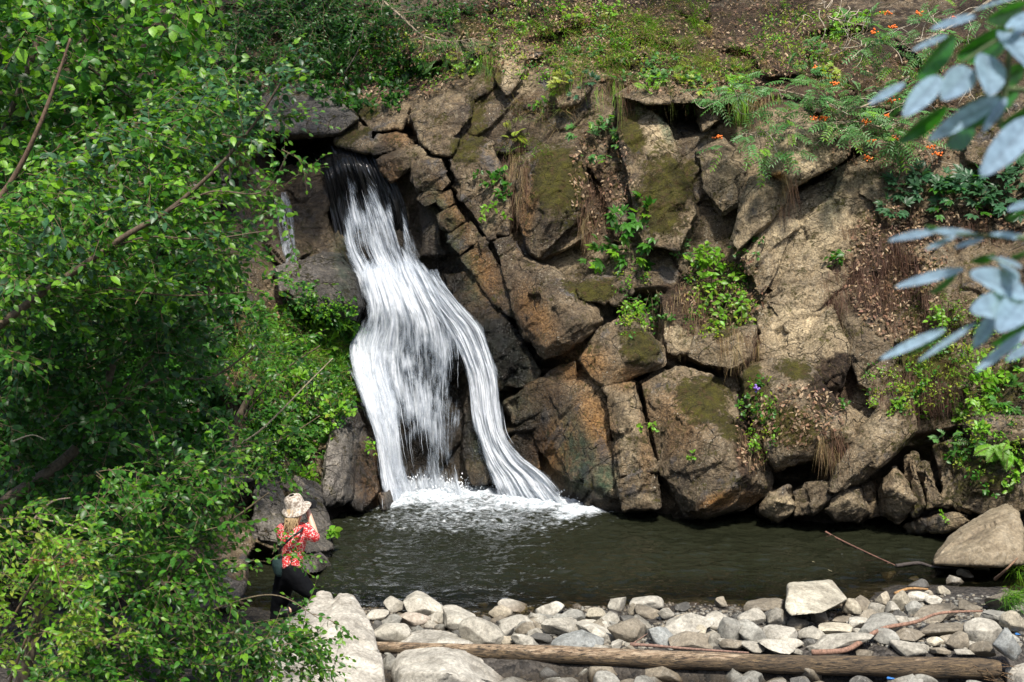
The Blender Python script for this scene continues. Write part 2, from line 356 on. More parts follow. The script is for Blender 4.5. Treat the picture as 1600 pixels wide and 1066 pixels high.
# surface stains, moss, soil, wetness with painted shade: (cx, cy, rx, ry, tilt deg, strength) where they grow on the rock
MOSS = [(872, 280, 48, 62, 0, 1.2), (1040, 300, 55, 75, 0, 1.0), (985, 205, 22, 45, -15, 1.2), (930, 455, 48, 20, 0, 1.1), (1000, 545, 38, 32, 20, 1.1), (1100, 625, 48, 42, 30, 1.1), (1130, 660, 22, 40, -35, .9),
        (1175, 600, 25, 45, 0, 1.1), (1225, 660, 60, 42, 10, 1.0), (1245, 580, 40, 18, 15, 1.0), (1450, 570, 70, 60, 0, .95), (1530, 745, 70, 55, 0, .75), (745, 185, 22, 60, 0, .8), (725, 235, 30, 25, 0, .9), (700, 200, 45, 60, 0, .35),
        (500, 110, 35, 22, 0, .9), (455, 150, 50, 12, 0, .4), (575, 170, 30, 22, 0, .8), (545, 215, 40, 15, -20, .8), (375, 250, 35, 25, 0, 1.0), (735, 50, 30, 35, 0, .9), (770, 110, 18, 60, 0, .8), (880, 130, 28, 25, 0, .9), (1000, 90, 60, 25, 0, .5), (1140, 120, 60, 25, 0, .6),
        (730, 560, 60, 110, -30, .35), (790, 560, 45, 60, 0, .45), (1570, 600, 50, 60, 0, .8), (1350, 350, 30, 25, 0, .6), (1420, 480, 40, 50, 0, .6), (1440, 700, 70, 30, 0, .6), (560, 560, 20, 60, 0, .6), (400, 600, 120, 150, 0, .35), (1130, 500, 30, 35, 0, .7), (900, 350, 30, 20, 0, .7),
        (590, 60, 90, 50, 0, .35), (480, 60, 110, 50, 0, .45), (820, 40, 60, 60, 0, .3), (1560, 200, 60, 100, 0, .35), (600, 480, 30, 30, 0, .2), (1480, 780, 60, 20, 0, .5), (970, 310, 18, 60, 0, .5)]
RUST = [(740, 430, 35, 65, -35, .9), (700, 330, 22, 60, -35, .7), (870, 700, 38, 48, 20, 1.2), (930, 660, 30, 55, -20, .8), (835, 500, 30, 60, -30, .7), (1120, 785, 35, 14, -25, 1.0), (910, 570, 50, 35, 0, .7), (1060, 660, 50, 60, 0, .35), (1215, 275, 14, 8, 0, 1.2), (610, 275, 22, 30, 0, .6),
        (620, 215, 25, 20, 0, .5), (578, 745, 25, 55, 0, .8), (825, 320, 14, 60, 10, .6), (1010, 690, 14, 90, 0, .3), (830, 610, 60, 30, 20, .5), (760, 480, 40, 30, 0, .5), (980, 590, 30, 20, 0, .6), (1170, 780, 20, 14, 0, .6)]
WET_SHADE = [(515, 450, 60, 55, 0, .5), (775, 540, 75, 120, -32, 1.2), (700, 420, 35, 90, -32, 1.1), (820, 690, 60, 60, 0, 1.0), (600, 250, 40, 40, -30, .8), (850, 620, 60, 30, 20, .8), (640, 540, 125, 290, -12, 1.25), (720, 480, 50, 150, -30, .9), (790, 580, 60, 90, -30, .75), (790, 700, 60, 80, 0, .9), (480, 330, 80, 70, 0, .9), (890, 720, 55, 60, 0, .45), (570, 740, 40, 60, 0, .9), (500, 242, 70, 12, 0, 1.0), (870, 780, 120, 14, 0, .9), (1090, 805, 130, 14, 0, .8), (1330, 810, 170, 12, 0, .8),
        (820, 640, 60, 40, 0, .5), (560, 790, 60, 20, 0, 1.0), (1540, 750, 90, 60, 0, .35), (470, 150, 300, 0, 0, 0)]
SOIL = [(620, 80, 130, 60, 0, .8), (480, 60, 170, 75, 0, .9), (860, 30, 130, 55, 0, 1.1), (1050, 60, 190, 75, 0, 1.2), (1250, 80, 200, 90, 0, 1.1), (1450, 100, 90, 110, 0, .8), (1560, 60, 120, 90, 0, .9), (930, 210, 50, 30, 0, .6), (940, 290, 40, 60, 0, .7),
        (1080, 470, 65, 50, 0, .8), (1130, 450, 60, 60, 0, .9), (1385, 430, 65, 85, 0, .95), (1300, 600, 45, 60, 30, .8), (1420, 350, 60, 30, 0, .9), (1170, 690, 28, 80, 0, .8), (1450, 620, 90, 30, 0, .6), (1560, 500, 60, 60, 0, .6), (560, 660, 30, 30, 0, .5), (430, 580, 140, 130, 0, .9), (640, 110, 90, 40, 0, .8), (1000, -400, 1500, 380, 0, 1.2), (100, 100, 230, 200, 0, .9), (200, 600, 200, 200, 0, .5),
        (1000, 330, 20, 60, 0, .4), (1500, 340, 110, 25, 0, .8), (1330, 190, 60, 40, 0, .5), (760, 20, 90, 30, 0, .7)]
PALE = [(1230, 240, 75, 65, -20, .8), (1270, 360, 110, 80, -30, 1.0), (1250, 500, 70, 70, 0, 1.0), (1330, 300, 60, 60, 0, .6), (1060, 500, 32, 50, 0, .9), (1025, 205, 28, 45, -20, 1.1), (1140, 260, 60, 60, 0, .6), (985, 670, 24, 80, 0, .6), (790, 100, 25, 40, 0, 1.0), (890, 110, 28, 18, 0, .9), (1290, 530, 50, 60, 0, .8), (1165, 390, 18, 40, -30, .9),
        (1220, 790, 30, 25, 0, .9), (1325, 790, 30, 20, 0, .8), (1380, 670, 40, 40, -30, .7), (1405, 780, 25, 40, 0, .5), (900, 400, 40, 22, -30, .7), (1500, 300, 90, 60, 0, .5), (1450, 430, 40, 80, 0, .3), (1540, 850, 60, 40, 0, .7), (1420, 200, 40, 70, 0, .5), (820, 110, 20, 40, 0, .8), (1000, 780, 30, 15, 0, .6), (1200, 640, 400, 220, 0, .25), (1300, 400, 250, 150, 0, .35)]
ALGAE = [(900, 710, 32, 60, -15, .9), (780, 560, 50, 90, -30, .8), (720, 420, 25, 90, -25, .7), (945, 750, 20, 30, 0, .8), (750, 680, 20, 60, 0, .6), (690, 330, 18, 60, -30, .6), (540, 400, 20, 100, 0, .5), (1040, 200, 8, 30, -20, .8), (1300, 310, 20, 50, 10, .4), (1065, 500, 10, 40, 0, .3)]
def paint(px, py, L, nz):
    out = np.zeros(len(px))
    for cx, cy, rx, ry, a, s in L:
        if rx * ry == 0: continue
        ca, sa = math.cos(R(a)), -math.sin(R(a)); dx = px - cx; dy = py - cy
        q = np.hypot((dx * ca - dy * sa) / rx, (dx * sa + dy * ca) / ry) + nz * .35
        out = np.maximum(out, s * (1 - sstep(.25, 1.45, q)))
    return np.clip(out, 0, 1.3)
def rock_attrs(V, extra_moss=0., dark=0.):
    px, py = proj(V); nz = fbm(V, 1.6, 3)
    m1 = np.stack([paint(px, py, MOSS, nz) + extra_moss, paint(px, py, RUST, nz), np.maximum(paint(px, py, WET_SHADE, nz), sstep(.16, .02, V[:, 2]) * .9)], 1)
    m2 = np.stack([paint(px, py, SOIL, nz), paint(px, py, PALE, nz), paint(px, py, ALGAE, nz)], 1)
    m1[:, 0] = np.maximum(m1[:, 0], .22 * (V[:, 2] > .3)) * sstep(.0, .3, V[:, 2])
    return {'m1': m1, 'm2': m2}
# depth buffer of everything plants can grow on
ZC = 3; ZW, ZH = 1900 // ZC, 1300 // ZC
zbuf = np.full((ZH, ZW), 1e9); znrm = np.zeros((ZH, ZW, 3)); znrm[..., 1] = -1
def splat(V, N):
    px, py = proj(V); i = ((py + 120) / ZC).astype(int); j = ((px + 150) / ZC).astype(int)
    k = (i >= 0) & (i < ZH) & (j >= 0) & (j < ZW) & (V[:, 1] > 3)
    i, j, Y, Nk = i[k], j[k], V[k, 1], N[k]; np.minimum.at(zbuf, (i, j), Y)
    h = Y <= zbuf[i, j] + 1e-6; znrm[i[h], j[h]] = Nk[h]
def surf(px, py):
    i = int(np.clip((py + 120) / ZC, 1, ZH - 2)); j = int(np.clip((px + 150) / ZC, 1, ZW - 2))
    win = zbuf[i - 1:i + 2, j - 1:j + 2]; a = np.unravel_index(np.argmin(win), win.shape); Y = win[a]
    if Y > 1e8: Y = float(Yb(px, py)[0])
    return at(px, py, Y), znrm[i - 1 + a[0], j - 1 + a[1]].copy()

def strata(V):
    q = (V @ np.array([-.55, .25, .80])) * 7 + 3.2 * fbm(V, 1.1, 4, 2.); f = q - np.floor(q)
    return (sstep(.0, .25, f) * (1 - f)) * sstep(-.1, .35, fbm(V, 1.1, 2, 6.)) * 1.6
# the cliff mesh
us = np.concatenate([np.linspace(-700, -60, 50), np.arange(-40, 1640, 2.7), np.linspace(1650, 2300, 50)])
vs = np.concatenate([np.linspace(-650, -60, 45), np.arange(-45, 905, 2.7), np.linspace(910, 1100, 30)])
UU, VV = np.meshgrid(us, vs); u_, v_ = UU.ravel(), VV.ravel()
Y0 = Yb(u_, v_); P0 = at(u_, v_, Y0); nz0 = fbm(P0, 1.6, 3)
soil = np.clip(paint(u_, v_, SOIL, nz0), 0, 1); fallz = paint(u_, v_, [(600, 330, 110, 130, -20, 1), (640, 560, 130, 240, -15, 1), (500, 300, 110, 80, 0, .6)], nz0 * .3)
amp = (1 - .75 * soil) * (1 - .55 * np.clip(fallz, 0, 1))
disp = amp * (.32 * facets(P0, 1.15, 1.7, .85, .5, .25, .05) + .18 * facets(P0, .45, 1.8, .85, .6, .25, .04, 9.) + .10 * facets(P0, .17, 1.8, .85, .6, .15, .05, 5.) + .016 * strata(P0)) \
    + .20 * fbm(P0, .55, 3, 3.) * (1 - .5 * fallz) + .04 * fbm(P0, 2.2, 4) + .010 * fbm(P0, 11, 4) + soil * .05 * fbm(P0, 5, 4, 8.)
# hollows and overhang shadows between the blocks (depth pushed in)
HOLES = [(870, 60, 60, 12, -15, .5), (1190, 95, 70, 12, 10, .6), (760, 60, 16, 50, 0, .4), (1010, 70, 60, 10, 12, .45), (1300, 60, 50, 14, -10, .5), (660, 110, 60, 14, -30, .5), (620, 205, 60, 10, 8, .5), (700, 245, 60, 9, 30, .5), (1070, 165, 85, 28, 10, 1.0), (1150, 200, 30, 50, 20, .6), (880, 370, 45, 14, -25, .5), (985, 478, 50, 16, -20, .7), (990, 590, 55, 16, -12, .8), (840, 590, 60, 18, -20, .6), (1100, 575, 50, 9, 12, .6), (1250, 745, 75, 22, 0, 1.0), (1410, 735, 85, 26, -25, .9),
         (1260, 300, 90, 20, -35, .5), (470, 260, 90, 14, 0, .4), (1190, 790, 40, 12, 0, .6), (800, 650, 45, 14, -30, .5), (1500, 680, 70, 12, -8, .6), (500, 70, 70, 25, 0, .6), (560, 600, 16, 100, 0, .3), (870, 130, 20, 30, 0, .3), (1390, 440, 50, 50, 0, .2), (1530, 800, 60, 16, 0, .4)]
hol = np.zeros(len(u_))
for h in HOLES: hol = np.maximum(hol, h[5] * paint(u_, v_, [(h[0], h[1], h[2], h[3], h[4], 1.)], nz0))
Y1 = Y0 - disp + hol
PC = at(u_, v_, Y1)
nu, nv = len(us), len(vs); idx = np.arange(nu * nv).reshape(nv, nu)
FC = np.stack([idx[:-1, :-1], idx[1:, :-1], idx[1:, 1:], idx[:-1, 1:]], -1).reshape(-1, 4)
cm = fastmesh('cliff', PC, FC, rock_attrs(PC))
cn = np.empty(len(PC) * 3, np.float32); cm.vertex_normals.foreach_get('vector', cn); splat(PC, cn.reshape(-1, 3))
cliff = put('cliff_terrain', cm, M_ROCK, label='rocky cliff face and earthy hillside behind the pool', kind='structure')

# ------------------------------------------------------------------ separate blocks and boulders
def base_at(pts): return Yb([p[0] for p in pts], [p[1] for p in pts])
def hull_mesh(groups):
    import bmesh
    bm = bmesh.new()
    for P in groups:
        vs_ = [bm.verts.new(p) for p in P]; r = bmesh.ops.convex_hull(bm, input=vs_)
        dead = [e for e in r['geom_interior'] if isinstance(e, bmesh.types.BMVert)]
        bmesh.ops.delete(bm, geom=dead, context='VERTS')
    me = bpy.data.meshes.new('hull'); bm.to_mesh(me); bm.free(); return me
def voxelise(me, vox):
    o = bpy.data.objects.new('tmp', me); COL.objects.link(o)
    md = o.modifiers.new('r', 'REMESH'); md.mode = 'VOXEL'; md.voxel_size = vox; md.adaptivity = 0
    dg = bpy.context.evaluated_depsgraph_get(); e = o.evaluated_get(dg); m = e.to_mesh()
    V = np.empty(len(m.vertices) * 3, np.float32); m.vertices.foreach_get('co', V); V = V.reshape(-1, 3).astype(float)
    N = np.empty(len(m.vertices) * 3, np.float32); m.vertex_normals.foreach_get('vector', N); N = N.reshape(-1, 3).astype(float)
    F = np.empty(len(m.loops), np.int32); m.loops.foreach_get('vertex_index', F); F = F.reshape(-1, 4)
    e.to_mesh_clear(); bpy.data.objects.remove(o); bpy.data.meshes.remove(me); return V, N, F
def soften(V, F, n=2, k=.5):
    for _ in range(n):
        A = np.zeros_like(V); c = np.zeros(len(V))
        for a, b in ((0, 1), (1, 2), (2, 3), (3, 0)):
            np.add.at(A, F[:, a], V[F[:, b]]); np.add.at(A, F[:, b], V[F[:, a]]); np.add.at(c, F[:, a], 1); np.add.at(c, F[:, b], 1)
        V = V * (1 - k) + k * A / np.maximum(c, 1)[:, None]
    return V
def strata(V):
    q = (V @ np.array([-.55, .25, .80])) * 7 + 3.2 * fbm(V, 1.1, 4, 2.); f = q - np.floor(q)
    return (sstep(.0, .25, f) * (1 - f)) * sstep(-.1, .35, fbm(V, 1.1, 2, 6.)) * 1.6
def rockify(V, N, F, s=1.0, rough=1.0):
    V = soften(V, F, 1, .3)
    d = rough * (.10 * facets(V, .55 * s, 1.7, .85, .5, .22, .03, 4.) + .12 * facets(V, .20 * s, 1.9, .7, .5, .2, .04, 2.) + .08 * facets(V, .08 * s, 1.6, .8, .6, .1, .05, 7.) + .012 * s * fbm(V, 2.4 / s, 3) + .014 * s * strata(V) + .008 * s * fbm(V, 8 / s, 4) + .004 * fbm(V, 30, 3))
    px, py = proj(V); mo = paint(px, py, MOSS, fbm(V, 1.6, 3)); d = d + sstep(.45, .8, mo + .5 * fbm(V, 6, 3)) * (.022 + .02 * fbm(V, 14, 3)) * sstep(.1, .4, V[:, 2])
    return V + N * d[:, None]
def block(pts, p=.4, ridge=(), thick=.7, name='boulder', label=None, cat='rock', group=None, mat=None, Y=None, vox=None, rough=1., parent=None, moss=0., extra=None):
    """a rock from its outline: front corners stand p metres out of the face, back corners sink into it"""
    groups = []
    for (pt, pp, rd) in [(pts, p, ridge)] + list(extra or []):
        by = base_at(pt) if Y is None else np.full(len(pt), float(Y)); cx = np.mean([q[0] for q in pt]); cy = np.mean([q[1] for q in pt]); L = []
        for q, b in zip(pt, by):
            pr = q[2] if len(q) > 2 else pp
            L.append(at(q[0], q[1], b - pr)); x2, y2 = q[0] + (q[0] - cx) * .06, q[1] + (q[1] - cy) * .06
            L.append(at(q[0], q[1], b - pr + .18 + .05 * thick) + np.array([0, 0, .0])); L.append(at(cx + (x2 - cx) * .97, cy + (y2 - cy) * .97, b + thick - pr * .2))
        for q in rd:
            b = float(Yb(q[0], q[1])[0]) if Y is None else float(Y); L.append(at(q[0], q[1], b - q[2]))
        groups.append(L)
    me = hull_mesh(groups); n = len(me.vertices); co = np.array([v.co[:] for v in me.vertices]); ext = (co.max(0) - co.min(0)).max()
    vox = vox or min(.019, max(.008, ext / 60)); V, N, F = voxelise(me, vox)
    V = rockify(V, N, F, min(1., max(.25, ext / 1.6)), rough)
    m = fastmesh(name, V, F, rock_attrs(V, moss)); cn = np.empty(len(V) * 3, np.float32); m.vertex_normals.foreach_get('vector', cn); splat(V, cn.reshape(-1, 3))
    if label: return put(name, m, mat or M_ROCK, label=label, cat=cat, group=group)
    return put(name, m, mat or M_ROCK, parent=parent or cliff)
G = 'rock blocks standing out of the cliff'
BL = [
 ([(578,234),(590,212),(625,208),(640,222),(612,238),(588,242)], .40, [], 'small rounded rock at the right end of the waterfall lip'),
 ([(588,250),(640,225),(655,245),(640,264),(612,284),(597,266)], .42, [(620,250,.55)], 'dark stained rock just below the lip on the right of the fall'),
 ([(642,252),(660,244),(690,248),(706,285),(692,300),(668,296),(655,300),(640,282)], .45, [(668,262,.6)], 'grey boulder with white lichen blotches right of the waterfall lip'),
 ([(628,226),(660,230),(666,243),(642,248)], .42, [], None),
 ([(653,303),(675,292),(692,298),(690,314),(665,324),(648,312)], .40, [], None),
 ([(684,302),(704,297),(712,318),(694,332),(682,318)], .40, [], None),
 ([(684,337),(712,321),(724,346),(704,362),(690,356)], .42, [(705,340,.5)], None),
 ([(700,366),(735,346),(754,371),(718,400),(704,386)], .42, [], 'dark square block in the cracked row beside the fall'),
 ([(716,402),(755,374),(800,440),(812,500),(790,490),(750,450)], .38, [], 'long dark slab in the row of blocks beside the fall'),
 ([(706,292),(724,281),(762,332),(776,372),(764,376),(722,318)], .44, [], 'narrow brown slab with two white lichen dots'),
 ([(714,280),(775,250),(800,300),(796,370),(776,366),(742,312)], .40, [(770,300,.5)], 'broad brown rock face above the narrow lichen dotted slab'),
 ([(640,175),(668,140),(700,128),(738,150),(734,190),(682,242),(660,226)], .50, [(690,170,.75)], 'large dark boulder with pale lichen above the fall lip'),
 ([(676,237),(700,213),(720,216),(702,244)], .5, [], None),
 ([(700,250),(735,215),(770,225),(778,262),(735,282),(712,278)], .42, [(740,245,.55)], 'mossy rock below the large dark boulder'),
 ([(522,208),(555,190),(582,204),(576,238),(530,228)], .45, [], 'brown rock wedged behind the waterfall lip'),
 ([(560,152),(600,140),(642,166),(628,200),(582,206),(565,186)], .45, [(600,165,.6)], 'mossy brown rock above the waterfall lip'),
 ([(815,250),(850,230),(905,220),(916,300),(908,338),(872,356),(842,404),(828,396),(806,340)], .55, [(836,256,.85),(856,345,.85),(880,270,.85)], 'mossy cube of rock jutting from the middle of the cliff'),
 ([(842,408),(868,358),(905,342),(925,362),(890,386)], .30, [], None),
 ([(795,430),(815,400),(850,415),(890,440),(935,482),(940,502),(890,548),(850,562),(825,528),(800,480)], .50, [(860,450,.72),(900,505,.85),(852,545,.7)], 'big blue grey stained block left of the cliff hollows'),
 ([(902,452),(925,434),(975,438),(988,456),(962,476),(908,470)], .6, [], 'mossy ledge of rock under the maple bush'),
 ([(905,562),(935,520),(985,498),(1032,545),(1034,566),(992,580),(950,604),(925,592)], .60, [(985,560,.85),(1000,530,.8)], 'reddish block with a mossy right end above a dark hollow'),
 ([(830,652),(865,602),(930,588),(948,612),(957,700),(968,778),(900,758),(860,732),(835,692)], .42, [(905,640,.62),(940,760,.45)], 'tall smooth rock face stained orange and green beside the foam'),
 ([(945,606),(992,600),(1004,640),(1026,735),(966,748),(958,700),(950,640)], .62, [(975,640,.78)], 'light grey column of rock rising from the pool'),
 ([(962,750),(1024,738),(1030,792),(975,798)], .66, [], 'squat block at the foot of the grey column'),
 ([(1002,600),(1060,572),(1110,590),(1158,640),(1192,690),(1204,765),(1160,796),(1100,810),(1062,802),(1034,742),(1015,650)], .48, [(1108,690,.95),(1165,742,1.0),(1100,796,.8),(1060,640,.7)], 'huge blunt boulder with a moss cap and rusty base in the pool'),
 ([(1032,462),(1082,455),(1096,520),(1072,552),(1040,552)], .38, [], 'pale upright slab under the trailing brambles'),
 ([(1072,556),(1084,525),(1180,512),(1172,560),(1145,578),(1100,572)], .52, [(1120,540,.65)], 'cracked grey block over a thin dark gap'),
 ([(1162,580),(1212,560),(1262,574),(1322,640),(1338,690),(1290,712),(1212,732),(1190,692),(1170,622)], .80, [(1250,640,1.15),(1230,712,1.05),(1300,670,1.05)], 'round mossy boulder overhanging the dark hollow at the waterline'),
 ([(1295,768),(1310,720),(1342,680),(1380,632),(1412,624),(1432,672),(1402,702),(1350,748),(1304,774)], .9, [(1360,690,1.1),(1330,745,1.05)], 'tilted lichen speckled slab right of the round mossy boulder'),
 ([(1185,798),(1202,770),(1232,760),(1248,792),(1216,818)], .75, [(1215,785,.95)], 'pale broken rock at the waterline under the mossy boulder'),
 ([(1236,768),(1262,756),(1270,802),(1242,808)], .7, [], None),
 ([(1258,756),(1292,754),(1298,782),(1270,804)], .75, [], None),
 ([(1288,796),(1306,764),(1342,764),(1364,802),(1345,818),(1304,814)], .8, [(1325,780,1.0)], 'tan wedge of rock at the waterline below the tilted slab'),
 ([(1346,760),(1362,756),(1376,806),(1356,810)], .62, [], None),
 ([(1374,764),(1398,734),(1430,782),(1402,814),(1378,802)], .78, [(1395,765,.95)], 'large leaning wedge of rock at the right end of the waterline'),
 ([(1416,716),(1430,712),(1446,790),(1428,806)], .66, [], 'thin upright shard of rock behind the leaning wedge'),
 ([(1438,728),(1450,725),(1474,788),(1448,796)], .6, [], None),
 ([(1462,700),(1490,690),(1500,790),(1474,788)], .5, [], None),
 ([(1484,712),(1560,700),(1610,730),(1610,795),(1540,806),(1492,792)], .5, [(1540,750,.75)], 'dark mossy bulk of rock behind the triangular boulder'),
 ([(1508,664),(1545,646),(1610,650),(1620,690),(1524,702)], .7, [(1560,668,.85)], 'smooth grey boulder at the right edge above the mossy bulk'),
 ([(1195,238),(1213,196),(1256,178),(1326,212),(1328,238),(1290,266),(1236,288),(1206,272)], .95, [(1240,220,1.15),(1236,276,1.15)], 'tan slab jutting under the rowan branches'),
 ([(1144,380),(1160,330),(1172,282),(1198,266),(1238,292),(1222,322),(1190,348),(1152,394)], .62, [(1200,300,.8)], 'grey fractured slab below the jutting tan slab'),
 ([(1088,238),(1130,215),(1166,250),(1162,312),(1128,334),(1096,290)], .40, [(1130,260,.6)], 'cracked pale block left of the jutting tan slab'),
 ([(966,178),(1008,168),(1045,198),(1078,290),(1090,335),(1062,392),(1002,382),(985,300),(972,232)], .50, [(1020,250,.7),(1040,340,.7)], 'tall boulder with a pale streak and moss beneath the grassy overhang'),
 ([(962,150),(1000,126),(1080,124),(1150,132),(1165,150),(1120,160),(1060,146),(1010,162)], 1.0, [(1060,120,.9)], 'overhanging ledge of turf and rock above the cave'),
 ([(1078,152),(1126,160),(1122,188),(1098,205)], .55, [], 'wedge shaped rock hanging in the cave mouth'),
 ([(862,135),(905,104),(922,138),(902,160),(872,166)], .5, [], 'pale rock with yellow moss on the upper slope'),
 ([(780,72),(816,60),(822,110),(792,150),(770,122)], .45, [], 'pale weathered outcrop on the upper slope'),
 ([(1160,405),(1230,312),(1300,268),(1384,222),(1404,282),(1352,372),(1300,402),(1232,474),(1182,440)], .22, [(1290,330,.38)], 'wide smooth tan slab face in the sunny part of the cliff'),
 ([(1182,480),(1240,448),(1282,470),(1334,560),(1300,604),(1232,562),(1190,560)], .32, [(1250,500,.5)], 'yellowish shattered rock face below the smooth slab'),
 ([(1300,462),(1358,432),(1392,560),(1382,622),(1342,602)], .34, [(1340,520,.5)], 'grey ribbed rock beside the brown root mats'),
 ([(1400,532),(1500,540),(1514,606),(1424,628)], .40, [], 'dark moss covered rock under the blurred leaves'),
 ([(1330,452),(1350,450),(1352,478),(1338,486)], .5, [], None),
 ([(738,600),(762,640),(774,700),(778,752),(738,758),(722,700),(728,640)], .40, [(750,680,.5)], 'dark mossy rib of rock between the two lower streams'),
 ([(1160,402),(1212,322),(1236,300),(1252,332),(1216,424),(1190,472)], .36, [(1210,370,.5)], 'pale upright plane of rock in the sunny part of the cliff'),
 ([(1290,402),(1350,368),(1396,300),(1412,332),(1370,422),(1312,452)], .34, [], 'smooth tan plane above the ribbed grey rock'),
 ([(1198,472),(1250,438),(1292,408),(1312,452),(1282,482),(1232,522)], .42, [(1250,470,.55)], None),
 ([(1228,562),(1268,500),(1300,478),(1326,542),(1312,602),(1262,578)], .44, [(1290,540,.6)], 'pale angular rock above the round mossy boulder'),
 ([(1340,302),(1380,228),(1422,250),(1432,302),(1400,342)], .34, [], None), ([(1440,420),(1470,378),(1502,420),(1490,482),(1455,492)], .28, [], None), ([(1350,580),(1400,558),(1424,600),(1402,642),(1360,632)], .34, [], None),
 ([(770,378),(800,368),(850,462),(884,542),(852,562),(812,505)], .50, [], 'long brown slab running down to the dark hollow beside the fall'),
 ([(694,430),(738,420),(800,520),(848,580),(838,608),(780,604),(728,545)], .30, [(770,540,.45)], 'smooth dark green wet rock face right of the fall'),
 ([(788,628),(846,592),(884,602),(850,640),(800,664)], .42, [], None), ([(786,700),(826,660),(842,700),(846,752),(800,745)], .34, [], 'dark wet rock beside the foot of the right stream'),
 ([(940,75),(985,60),(1010,82),(990,100),(950,98)], .3, [], None), ([(1180,90),(1215,70),(1260,85),(1250,115),(1200,120)], .35, [], None), ([(830,20),(860,5),(890,20),(880,45),(845,48)], .35, [], None), ([(1060,15),(1090,5),(1110,20),(1095,35)], .25, [], None),
 ([(630,70),(660,45),(700,60),(690,95),(650,100)], .35, [], None), ([(720,50),(750,25),(775,50),(755,85),(728,80)], .4, [(748,48,.55)], 'mossy hump of rock at the top of the slope'),
 ([(1320,120),(1370,95),(1420,120),(1410,165),(1350,175)], .4, [(1370,130,.55)], 'brown rock among the bare twigs'), ([(1400,60),(1450,30),(1480,60),(1450,100)], .4, [], None), ([(1290,150),(1330,140),(1345,180),(1310,195)], .4, [], None),
 ([(1390,190),(1450,170),(1480,230),(1440,270),(1400,250)], .36, [], None), ([(1500,180),(1560,170),(1600,230),(1560,270),(1510,250)], .36, [], None),
 ([(440,262),(500,258),(518,300),(512,360),(480,380),(446,350)], .12, [], 'wet rock wall coloured black for shade between the trickle and the main fall'),
 ([(470,370),(515,355),(530,400),(500,410),(475,405)], .22, [], None),
 ([(830,600),(870,575),(900,560),(905,600),(860,625)], .3, [], None),
]
for pts, p, rd, lab in BL:
    block(pts, p, rd, name='cliff_block' if lab else 'rock_block', label=lab, group=G if lab else None)
# left bank and top
block([(395,205),(392,172),(415,150),(460,133),(503,130),(522,152),(560,186),(532,208),(480,216),(420,222)], .9, [(450,160,1.2),(500,180,1.15)], name='boulder', label='broad grey boulder above the stream at the top of the fall', mat=M_GREY, rough=.7)
GL = 'rocks on the left bank'
LB = [
 ([(452,458),(470,412),(500,399),(532,401),(558,434),(566,480),(556,502),(520,496),(480,484)], 1.0, [(520,428,1.25),(545,470,1.2)], 'dark grey boulder jutting beside the upper fall'),
 ([(430,420),(468,408),(474,452),(438,456)], .9, [], 'flat grey rock left of the jutting dark boulder'),
 ([(518,660),(530,638),(556,637),(562,662),(548,780),(505,792),(508,722)], .55, [(540,700,.75)], 'tall grey column of rock at the left foot of the fall'),
 ([(560,655),(582,690),(592,768),(565,798),(545,785),(552,700)], .45, [], 'wet brown rock beside the tall grey column'),
 ([(594,772),(606,768),(613,790),(600,798)], .5, [], 'small wet rock poking from the foam on the left'),
 ([(452,800),(462,745),(497,758),(514,820),(520,858),(482,866),(458,850)], .6, [(485,790,.8)], 'grey leaning rock behind the kneeling person'),
 ([(456,868),(500,862),(520,888),(500,896),(460,896)], .5, [], 'low grey rock at the water beside the person'),
 ([(300,700),(345,650),(400,690),(398,750),(330,770)], .8, [], 'pale speckled rock half hidden by the leaves'),
 ([(290,905),(330,890),(380,915),(360,950),(300,950)], .9, [], 'low pale rock under the lower shrub'),
 ([(316,566),(356,540),(392,600),(330,614)], .7, [], 'grey rock ledge showing through the middle foliage'),
 ([(308,486),(350,470),(372,515),(322,524)], .6, [], 'grey angular rock behind the middle foliage'),
 ([(335,232),(382,240),(402,272),(345,284)], .6, [], 'flat mossy rock left of the side trickle'),
 ([(300,292),(365,288),(376,312),(310,316)], .6, [], 'thin dark ledge left of the side trickle'),
 ([(395,760),(430,740),(450,790),(440,850),(400,840)], .6, [], None),
 ([(180,690),(240,660),(280,720),(240,780),(190,760)], .6, [], None),
]
for pts, p, rd, lab in LB:
    block(pts, p, rd, name='boulder' if lab else 'rock_block', label=lab, group=GL if lab else None, mat=M_GREY, rough=.8)
# ------------------------------------------------------------------ stream bed and pool
def bed_z(X, Y):
    P = np.stack([X, Y, 0 * X], -1).reshape(-1, 3)
    n = fbm(P, .7, 3).reshape(X.shape) * .12 + fbm(P, 3, 3, 5.).reshape(X.shape) * .04
    edge = 14.95 + .12 * np.sin(X * .9) + sstep(2.8, 4.6, X) * .9
    z = np.where(Y > edge, -(Y - edge) * .28, (edge - Y) * .10); z = np.clip(z, -.9, .20)
    z = z + np.where(Y < 12.2, (12.2 - Y) * .27, 0); z = z - .55 * np.exp(-((Y - 12.45) / .45) ** 2) * (X > -2.2)
    z = z + sstep(6.5, 9.5, X) * 1.2 * sstep(22, 14, Y)
    return z + n * np.where(Y < 12.2, 1.6, 1.)
gx = np.concatenate([np.linspace(-40, -9, 30), np.linspace(-8.8, 8.8, 330), np.linspace(9, 40, 30)])
gy = np.concatenate([np.linspace(-20, 10, 50), np.linspace(10.1, 16.5, 180), np.linspace(16.6, 24, 40)])
GX, GY = np.meshgrid(gx, gy); GZ = bed_z(GX, GY); GP = np.stack([GX, GY, GZ], -1).reshape(-1, 3)
gi = np.arange(len(gx) * len(gy)).reshape(len(gy), len(gx)); GF = np.stack([gi[:-1, :-1], gi[:-1, 1:], gi[1:, 1:], gi[1:, :-1]], -1).reshape(-1, 4)
